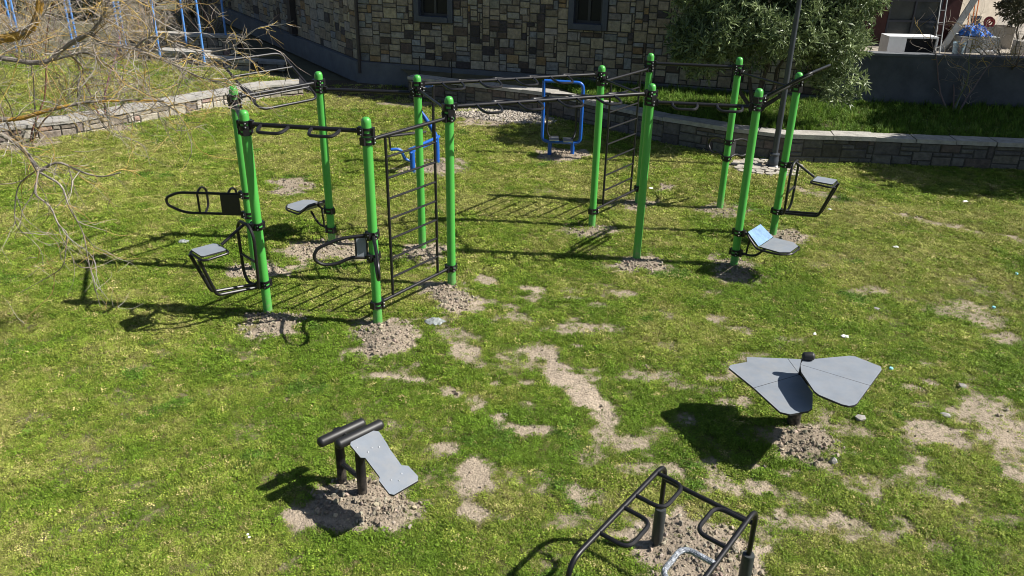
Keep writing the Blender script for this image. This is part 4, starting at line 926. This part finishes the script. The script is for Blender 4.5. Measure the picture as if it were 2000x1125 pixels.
LR = {'l1': (.025, .019), 'l1a': (.014, .006), 'l1b': (.011, .003), 'l1c': (.011, .003), 'l1d': (.007, .0025), 'l2': (.045, .034), 'l3': (.027, .018), 'l3a': (.012, .004), 'l3b': (.013, .005), 'l3c': (.016, .010), 'l4': (.024, .007), 'l5': (.013, .005), 'l6': (.014, .005), 'l7': (.009, .005)}
M['limb'] = mat('lichen_bark', (1, 1, 1), .9, attr='col', var=.45, vscale=16, bump=.7, bscale=45)
_t = M['limb'].node_tree; _b = next(n for n in _t.nodes if n.type == 'BSDF_PRINCIPLED'); _src = _b.inputs['Base Color'].links[0].from_socket
_n = _t.nodes.new('ShaderNodeTexNoise'); _n.inputs['Scale'].default_value = 7; _n.inputs['Detail'].default_value = 5; _tc = _t.nodes.new('ShaderNodeTexCoord'); _t.links.new(_tc.outputs['Object'], _n.inputs['Vector'])
_mr = _t.nodes.new('ShaderNodeMapRange'); _mr.inputs[1].default_value = .47; _mr.inputs[2].default_value = .56; _t.links.new(_n.outputs['Fac'], _mr.inputs[0])
_mx = _t.nodes.new('ShaderNodeMix'); _mx.data_type = 'RGBA'; _t.links.new(_mr.outputs[0], _mx.inputs[0]); _t.links.new(_src, _mx.inputs[6]); _mx.inputs[7].default_value = (.20, .175, .14, 1); _t.links.new(_mx.outputs[2], _b.inputs['Base Color'])
GREYB = (.25, .22, .19); YEL = (.42, .24, .035)
tk = MB(); tk.tube([(-7.6, 7.6, -.1), (-7.55, 7.6, .8), (-7.4, 7.7, 1.6), (-7.1, 7.8, 2.2)], [.17, .14, .12, .10], 12, False, 0, GREYB)
for k, r0 in (('l1', .05), ('l2', .06), ('l3', .045), ('l4', .04)):
    e_ = Vector(LIMBS[k][0]); s0 = Vector((-7.1, 7.8, 2.15)); tk.tube([s0, s0.lerp(e_, .35) + Vector((0, .1, .25)), s0.lerp(e_, .7) + Vector((0, -.05, .12)), e_], [.08, r0 * 1.1, r0, LR[k][0]], 10, False, 0, GREYB)
tk.build('trunk', M['limb'], wl)
rr = random.Random(17); lm = MB(); tw = MB()
for k, P in LIMBS.items():
    P = [Vector(p) for p in P]
    sm = fillet([P[0]] + [p + Vector((0, rr.uniform(-.05, .05), 0)) for p in P[1:-1]] + [P[-1]], .12, 3)
    r0, r1 = LR[k]; kk = len(sm)
    lm.tube(sm, [r0 + (r1 - r0) * i / (kk - 1) * 1.0 + (rr.uniform(-.1, .12) * r0 if r0 > .015 else 0) for i in range(kk)], 8, False, 0, YEL if k in ('l2', 'l4') else GREYB)
    heavy = k in ('l3', 'l3a', 'l3b', 'l4', 'l5', 'l2', 'l6', 'l3c')
    twigs(tw, sm, 23 if heavy else 8, rr, .25, .85, .0052, .36, 3 if heavy else 2, Vector((.18, .1, -.1)), .035)
# long fine hanging twigs across the upper left
for i in range(38):
    p = Vector((rr.uniform(-5.6, -3.7), rr.uniform(7.6, 9.6), rr.uniform(2.6, 4.0)))
    c_ = rr.choice(TW); pts = wander(tw, p, Vector((rr.uniform(.1, 1), rr.uniform(-.3, .3), rr.uniform(-.9, .3))), rr.uniform(.5, 1.5), .006, .002, rr, .35, c_, 4, .07, .03); twigs(tw, pts, 4, rr, .15, .5, .0026, .45, 1)
lm.build('limb', M['limb'], wl); tw.build('twigs', M['twig'], wl)

def bare_shrub(loc, h, spread, nst, seed, label, group=None, dens=9, lv=2, r0=.02, col=(.15, .115, .085)):
    s = empty('bare_shrub', loc, label, 'shrub', group); q = random.Random(seed); stm = MB(); tg = MB()
    for i in range(nst):
        a0 = q.uniform(0, 6.28); d_ = Vector((math.cos(a0) * spread, math.sin(a0) * spread, 1))
        c_ = tuple(x * q.uniform(.7, 1.4) for x in col)
        pts = wander(stm, Vector(loc) + Vector((math.cos(a0) * .12, math.sin(a0) * .12, -.08)), d_, h * q.uniform(.7, 1.1), r0 * q.uniform(.7, 1.3), r0 * .25, q, .16, c_, 5, .18, 0)
        twigs(tg, pts[2:], dens, q, .3, .9 * h / 2.2, r0 * .26, .3, lv, Vector((0, 0, .35)), -.01)
    stm.build('stems', M['twig'], s); tg.build('twigs', M['twig'], s); return s
bare_shrub((-10.4, 16.75, 0), 3.4, .32, 6, 2, 'leafless shrub with dark stems growing against the sunlit wall, nearest the left edge', None, 8)
bare_shrub((-9.15, 18.15, 0), 3.2, .30, 5, 3, 'leafless shrub with few dark stems in the notch of the sunlit wall', None, 8)
for i, (x, y, h_, lb) in enumerate([(-15.5, 26.5, 2.4, 'dense bare brown thicket farthest left below the blue play frame'), (-12.8, 28.5, 2.8, 'dense bare brown thicket in the middle of the thickets by the blue posts'), (-11.2, 30.0, 2.6, 'dense bare brown thicket nearest the stone building'), (-17.5, 30.0, 2.8, 'dense bare brown thicket at the back of the upper left corner'), (-14.6, 24.6, 1.7, 'low bare brown thicket at the back rim of the grassy terrace'), (-12.3, 26.4, 1.8, 'low bare brown thicket between the pale double posts and the coped wall blocks')]):
    bare_shrub((x, y, .2), h_, .55, 16, 30 + i, lb, 'bare thickets around the play frames', 14, 2, .016, (.22, .18, .13))

# ------------------------------------------------------------------ left terraces and play frames
def slab_wall(name, a, b_, z0, z1, th, label, capm=True, m='mortar'):
    rt = empty(name, (*a, z0), label, 'wall'); A = Vector((*a, 0)); B_ = Vector((*b_, 0)); D = (B_ - A).normalized(); Nn = Vector((D.y, -D.x, 0)); c = (A + B_) / 2; L_ = (B_ - A).length
    q = MB(); masonry(q, a, b_, z0, z1 - .09, PAL_L, cell=(.13, .1), wr=(2, 4), hr=(1, 3), seed=int(abs(a[0]) * 10), prot=.015, off=0); q.build('stone_face', M['stone'], rt, smooth=False)
    q = MB(); q.box(c - Nn * th / 2 + Vector((0, 0, (z0 + z1 - .09) / 2)), (L_, th, z1 - .09 - z0), (D, -Nn, (0, 0, 1))); q.build('core', M['mortar'], rt, smooth=False)
    q = MB(); q.box(c - Nn * (th / 2 - .03) + Vector((0, 0, z1 - .044)), (L_ + .08, th + .1, .084), (D, -Nn, (0, 0, 1))); q.build('coping', M['cap'], rt, smooth=False); return rt
slab_wall('garden_wall', (-10.9, 25.2), (-9.35, 24.85), .1, .62, .4, 'short pale coped wall block, higher and further left of the two at the terrace')
slab_wall('garden_wall', (-9.30, 24.45), (-7.75, 24.05), .1, .56, .4, 'short pale coped wall block, lower and nearer the stone building')
slab_wall('garden_wall', (-13.5, 28.0), (-9.2, 27.4), .1, .75, .35, 'long shaded coped wall behind the blue posts')
slab_wall('garden_wall', (-8.8, 25.9), (-7.2, 25.6), -.05, .26, .3, 'very low shaded kerb wall between the terrace and the stone building')
def play_frame(posts, label, m, dbl=False, ht_=3.0):
    x0 = sum(p[0] for p in posts) / len(posts); y0 = sum(p[1] for p in posts) / len(posts); rt = empty('play_frame', (x0, y0, .2), label, 'play frame', 'blue play frames behind the terrace')
    for p in posts:
        for o_ in ((0, .14) if dbl else (0,)):
            f = MB(); f.lathe([(.035, p[2] - .1), (.035, ht_)], (p[0] + o_, p[1] + o_ * .3, 0), 12); f.build('post', m, rt)
    f = MB()
    for a, b_ in zip(posts, posts[1:] + posts[:1] if len(posts) > 2 else posts[1:]): f.tube([(a[0], a[1], ht_ - .04), (b_[0], b_[1], ht_ - .04)], .03, 10)
    f.build('top_beam', m, rt)
play_frame([(-9.57, 27.5, .5), (-10.87, 27.4, .5), (-10.71, 24.85, .5), (-9.19, 24.3, .5)], 'four thin blue posts of a play frame nearest the stone building', M['paleblue'])
play_frame([(-13.0, 27.3, .3), (-14.9, 27.9, .3)], 'pale blue double-post play frame in the middle of the upper left', M['paleblue'], True)
play_frame([(-15.75, 26.1, .3), (-17.2, 28.5, .3)], 'pale blue double-post play frame at the far left edge', M['paleblue'], True)
hg = empty('dark_hedge', (-17, 38, 0), 'dark evergreen hedge at the back of the upper left corner', 'hedge')
f = MB(); limbs(f, (-17, 38, -.1), [(-21, 37, 2.5), (-13, 38.5, 2.4), (-17, 38, 3)], .08, .03, rr); f.build('stems', M['barkdark'], hg)
crown('foliage', hg, [(-23, 36.5, 1.8, 3, 1.3, 2.2), (-18.5, 37.5, 1.8, 3, 1.3, 2.3), (-14, 39.5, 1.8, 3, 1.4, 2.2), (-28, 35, 1.8, 3, 1.4, 2.2)], 3600, 7, .28, .11, (.012, .025, .010), (.035, .06, .02), M['leaf'], .3)

# ------------------------------------------------------------------ right: rendered wall and yard
bwall = empty('boundary_wall', (7.8, 20.0, BZ), 'tall grey rendered boundary wall right of the oleander', 'wall')
A_ = Vector((7.72, 20.05, 0)); B_ = Vector((16.5, 19.25, 0)); D_ = (B_ - A_).normalized(); N_ = Vector((D_.y, -D_.x, 0))
f = MB(); f.box((A_ + B_) / 2 - N_ * .12 + Vector((0, 0, 1.02)), ((B_ - A_).length, .24, 1.3), (D_, -N_, (0, 0, 1))); f.build('render', M['plaster'], bwall, smooth=False)
f = MB(); f.box((A_ + B_) / 2 - N_ * .12 + Vector((0, 0, 1.70)), ((B_ - A_).length + .04, .32, .055), (D_, -N_, (0, 0, 1))); f.build('coping', M['concrete'], bwall, smooth=False)
yd = MB(); yd.add([(8.6, 20.25, 1.42), (30, 20.0, 1.42), (30, 34, 1.42), (8.6, 34, 1.42)], [(0, 1, 2, 3)]); M['yard'] = mat('pale_yard_rubble', (.27, .24, .20), .95, var=.5, vscale=5, bump=.6, bscale=14)
yd.build('yard', M['yard'], smooth=False)['kind'] = 'structure'
hs = empty('timber_house', (10.5, 23.6, 1.42), 'dark maroon timber house with one grey window behind the boundary wall', 'house')
f = MB()
for (x0, x1, z0, z1) in ((9.1, 10.28, 1.40, 3.5), (11.72, 12.25, 1.40, 3.5), (10.28, 11.72, 1.40, 1.55), (10.28, 11.72, 2.62, 3.5)): f.box(((x0 + x1) / 2, 23.7, (z0 + z1) / 2), (x1 - x0, .2, z1 - z0))
f.box((12.14, 25.8, 2.45), (.2, 4.0, 2.1)); f.build('wall', M['maroon'], hs, smooth=False)
f = MB(); f.add([(8.8, 23.0, 3.32), (12.9, 23.0, 3.32), (12.9, 28, 4.3), (8.8, 28, 4.3), (8.8, 23.0, 3.45), (12.9, 23.0, 3.45), (12.9, 28, 4.43), (8.8, 28, 4.43)], [(3, 2, 1, 0), (4, 5, 6, 7), (0, 1, 5, 4), (1, 2, 6, 5), (2, 3, 7, 6), (3, 0, 4, 7)]); f.build('roof', M['roof'], hs, smooth=False)
f = MB()
for x in (10.31, 11.0, 11.69): f.box((x, 23.62, 2.085), (.05, .06, 1.07))
for z in (1.575, 2.05, 2.595): f.box((11.0, 23.622, z), (1.43, .052, .05))
wd = f.build('window', M['surround'], hs, smooth=False); f = MB(); f.box((11.0, 23.66, 2.085), (1.43, .012, 1.06)); f.build('pane', M['pane'], wd, smooth=False)
wc = empty('metal_cabinet', (9.75, 20.75, 1.42), 'white metal cabinet lying on its side with a dark opening, behind the wall', 'cabinet')
f = MB(); f.box((9.75, 20.9, 2.005), (1.22, .5, .04)); f.box((9.75, 20.9, 1.45), (1.22, .5, .04)); f.box((9.36, 20.9, 1.727), (.44, .5, .513)); f.box((10.34, 20.9, 1.727), (.04, .5, .513)); f.box((9.95, 21.13, 1.727), (.738, .03, .513)); f.build('shell', M['white'], wc, smooth=False)
f = MB(); f.box((9.95, 20.72, 1.72), (.734, .02, .47)); f.build('dark_opening', M['glass'], wc, smooth=False)  # dark sheet paints the unlit inside of the cabinet's opening
ld = empty('ladder', (11.1, 22.3, 1.42), 'pale thin ladder leaning against the timber house', 'ladder')
for s0 in (0, .16):
    f = MB(); f.tube([(10.98 + s0, 22.0, 1.42), (11.30 + s0, 23.0, 3.2)], .016, 8); f.build('rail', M['plank'], ld)
for k in range(6):
    t_ = (k + .5) / 6; f = MB(); f.tube([(10.98 + .32 * t_, 22 + t_, 1.42 + 1.78 * t_), (11.14 + .32 * t_, 22 + t_, 1.42 + 1.78 * t_)], .008, 6); f.build('rung', M['plank'], ld)
f = MB(); f.box((11.72, 22.5, 2.15), (.17, .04, 1.65), ((1, 0, -.42), (0, 1, 0), (.42, 0, 1))); tag(f.build('plank', M['plank'], smooth=False, origin=(11.5, 22.5, 1.42)), 'wide grey plank leaning right of the ladder', 'plank')
f = MB(); f.lathe([(.10, 1.42), (.145, 1.86), (.155, 1.86), (.155, 1.90), (.13, 1.90), (.09, 1.5)], (10.95, 20.75, 0), 18); tag(f.build('bucket', M['bucket'], origin=(10.95, 20.75, 1.42)), 'stained blue-grey bucket standing behind the wall beside the ladder', 'bucket')
def crumple(name, c, sx, sy, sz, m, seed, label, cat, k=14, group=None):
    q = random.Random(seed); f = MB(); V = []
    for j in range(k + 1):
        for i in range(k + 1):
            u, v_ = i / k * 2 - 1, j / k * 2 - 1; rd = max(abs(u), abs(v_)); hh_ = math.hypot(u, v_) + 1e-6; u, v_ = u * rd / hh_ * q.uniform(.75, 1.15), v_ * rd / hh_ * q.uniform(.75, 1.15); V.append((c[0] + u * sx + q.uniform(-.3, .3) * sx / k * 2, c[1] + v_ * sy + q.uniform(-.3, .3) * sy / k * 2, c[2] + sz * (1 - rd ** 2) * q.uniform(.45, 1.1) + q.uniform(0, .12) * sz))
    f.add(V, [(j * (k + 1) + i, j * (k + 1) + i + 1, (j + 1) * (k + 1) + i + 1, (j + 1) * (k + 1) + i) for j in range(k) for i in range(k)])
    return tag(f.build(name, m, smooth=False, origin=c), label, cat, group)
f = MB(); f.box((12.3, 22.7, 1.62), (1.0, .8, .42)); tag(f.build('crate', M['plank'], smooth=False, origin=(12.3, 22.7, 1.42)), 'weathered grey chest under the blue tarpaulin', 'chest')
crumple('tarpaulin', (12.25, 22.6, 1.84), .42, .4, .30, M['tarp'], 4, 'crumpled bright blue tarpaulin heaped in the yard', 'tarpaulin')
f = MB(); f.lathe([(.09, 0), (.13, .22), (.14, .26), (.12, .26), (.08, .05)], (12.62, 23.4, 1.98), 16); tag(f.build('plant_pot', M['pot'], origin=(12.62, 23.4, 1.98)), 'slate blue pot on the tan wall ledge', 'pot')
f = MB(); f.tube([(12.98 + (.09 + .04 * math.sin(a_ * .37)) * math.cos(a_), 23.33 + .05 * math.cos(a_ * .6), 2.10 + (.09 + .04 * math.sin(a_ * .37)) * math.sin(a_)) for a_ in [i * .45 for i in range(64)]], .02, 7); tag(f.build('hose_coil', M['red'], origin=(12.98, 23.35, 1.99)), 'coil of red and white hose beside the slate pot', 'hose')
f = MB(); f.box((12.9, 23.5, 1.70), (1.6, .5, .56)); tag(f.build('ledge_wall', M['tan'], smooth=False, origin=(12.9, 23.5, 1.42)), 'low tan ledge carrying the slate pot and hose coil', 'wall')
f = MB(); f.box((13.5, 25.2, 2.6), (2.2, .2, 2.4), ((.86, .5, 0), (-.5, .86, 0), (0, 0, 1))); tag(f.build('shed_wall', M['tan'], smooth=False, origin=(13.5, 25.2, 1.42)), 'sunlit tan rendered wall at the top right corner', 'wall')
f = MB()
for s0 in (0, .1, .17): f.tube([(12.28 + s0, 22.95, 1.42), (12.33 + s0 * 1.3, 23.4, 2.9)], .016, 6)
tag(f.build('rods', M['orange'], origin=(12.3, 22.95, 1.42)), 'orange rods leaning between the plank and the tan wall', 'rods')
f = MB(); f.box((11.75, 20.9, 1.56), (.36, .03, .28), ((1, .2, 0), (-.2, 1, .3), (0, -.3, 1))); tag(f.build('sheet', M['white'], smooth=False, origin=(11.75, 20.9, 1.42)), 'small white sheet propped behind the wall right of the bucket', 'sheet')
f = MB(); f.box((14.3, 22.2, 1.60), (2.2, .35, .36)); tag(f.build('block_wall', M['cap'], smooth=False, origin=(14.3, 22.2, 1.42)), 'low pale block wall in the yard at the right edge', 'wall')
ds = bare_shrub((10.4, 19.3, BZ), 2.5, .55, 5, 77, 'leafless shrub leaning over the grey boundary wall', None, 10, 2, .026, (.17, .14, .11))
ds2 = bare_shrub((12.0, 20.0, 1.42), 1.4, 1.3, 12, 78, 'tangled dead shrub sprawling on the yard side of the wall', None, 14, 2, .02, (.13, .10, .08))
iv = empty('leafy_shrub', (13.9, 23.3, 1.42), 'small dark leafy shrub at the top right corner', 'shrub'); f = MB(); limbs(f, (13.9, 23.3, 1.4), [(13.6, 23.3, 2.5), (14.3, 23.4, 2.6)], .03, .012, rr); f.build('stems', M['barkdark'], iv)
crown('foliage', iv, [(13.8, 23.3, 2.55, .6, .5, .5)], 500, 7, .10, .045, (.04, .05, .02), (.10, .10, .05), M['leaf'], .3)
# thin steel rods by the plinth
for i, (x, y) in enumerate([(-2.65, 22.6), (-1.75, 22.3)]):
    f = MB(); f.tube([(x, y, .1), (x, y, 1.0)], .016, 6); tag(f.build('steel_rod', M['black'], origin=(x, y, .1)), ['thin dark upright rod before the plinth, farther from the blue frame', 'thin dark upright rod before the plinth, nearer the blue frame'][i], 'rod', 'rods by the plinth')

# ------------------------------------------------------------------ litter
def gz1(x, y): return float(ground_z(np.array([x]), np.array([y]))[0])
for i, (x, y, s0, lb) in enumerate([(6.02, 11.81, .05, 'white paper scrap alone on the grass right of the bench post'), (5.56, 13.51, .04, 'white paper scrap below the raised seat plate'), (4.1, 8.76, .05, 'white scrap lying above the panel table in open grass'), (3.75, 8.82, .03, 'tiny white scrap between panel table and bench'),
                                   (2.55, 14.49, .05, 'white scrap on the bare patch behind the right ladder'), (8.25, 14.11, .05, 'white scrap in the lawn near the right edge shade')]):
    crumple('paper_scrap', (x, y, gz1(x, y) + .025), s0, s0 * .8, .025, M['paper'], 50 + i, lb, 'litter', 4, 'white scraps on the lawn')
crumple('plastic_bag', (-.96, 8.99, gz1(-.96, 8.99) + .02), .13, .10, .05, M['plastic'], 61, 'crumpled clear plastic bag on the grass right of the ladder foot', 'litter', 7)
crumple('plastic_bag', (-5.02, 11.42, gz1(-5.02, 11.42) + .02), .10, .08, .04, M['plastic'], 62, 'crumpled pale plastic bag on the grass left of the rig', 'litter', 7)
for i, (x, y, lb) in enumerate([(6.43, 9.7, 'small light blue bottle cap by the bare patch near the right edge'), (4.35, 8.0, 'small light blue bottle cap just above the panel table'), (7.37, 10.84, 'light blue plastic piece at the right edge of the lawn')]):
    f = MB(); f.lathe([(.022, 0), (.022, .018), (.018, .022)], (x, y, gz1(x, y) + .02), 12); tag(f.build('bottle_cap', M['capblue'], origin=(x, y, gz1(x, y))), lb, 'litter', 'blue plastic bits')
def stone(x, y, s0, lb, seed):
    q = rock(seed, .6); me = q.data; me.materials.clear(); me.materials.append(M['cap']); o = bpy.data.objects.new('stone', me); COL.objects.link(o); bpy.data.objects.remove(q)
    o.location = (x, y, gz1(x, y) + s0 * .3); o.scale = (s0, s0, s0); o.rotation_euler = (0, 0, seed); tag(o, lb, 'stone', 'loose pale stones on the lawn')
for i, a_ in enumerate([(4.83, 9.6, .045, 'pale loose stone in open grass right of the bench'), (3.63, 7.02, .06, 'pale loose stone by the raised wing of the panel table'), (4.55, 7.1, .05, 'pale pointed stone on the right-hand bare patch'), (3.1, 6.3, .05, 'pale stone on the soil under the panel table'), (5.02, 7.68, .05, 'pale stone on the upper rim of the right-hand bare patch'), (4.0, 4.75, .05, 'pale stone in the lower right corner')]): stone(*a_, 90 + i)
fl = MB()
for (x, y) in [(-2.12, 5.1), (-2.10, 5.07)]: fl.lathe([(.003, 0), (.012, .004), (.010, .008)], (x, y, gz1(x, y) + .05), 8)
tag(fl.build('daisies', M['paper'], origin=(-2.11, 5.09, 0)), 'two tiny white daisies in the grass left of the sit-up bench', 'flowers')
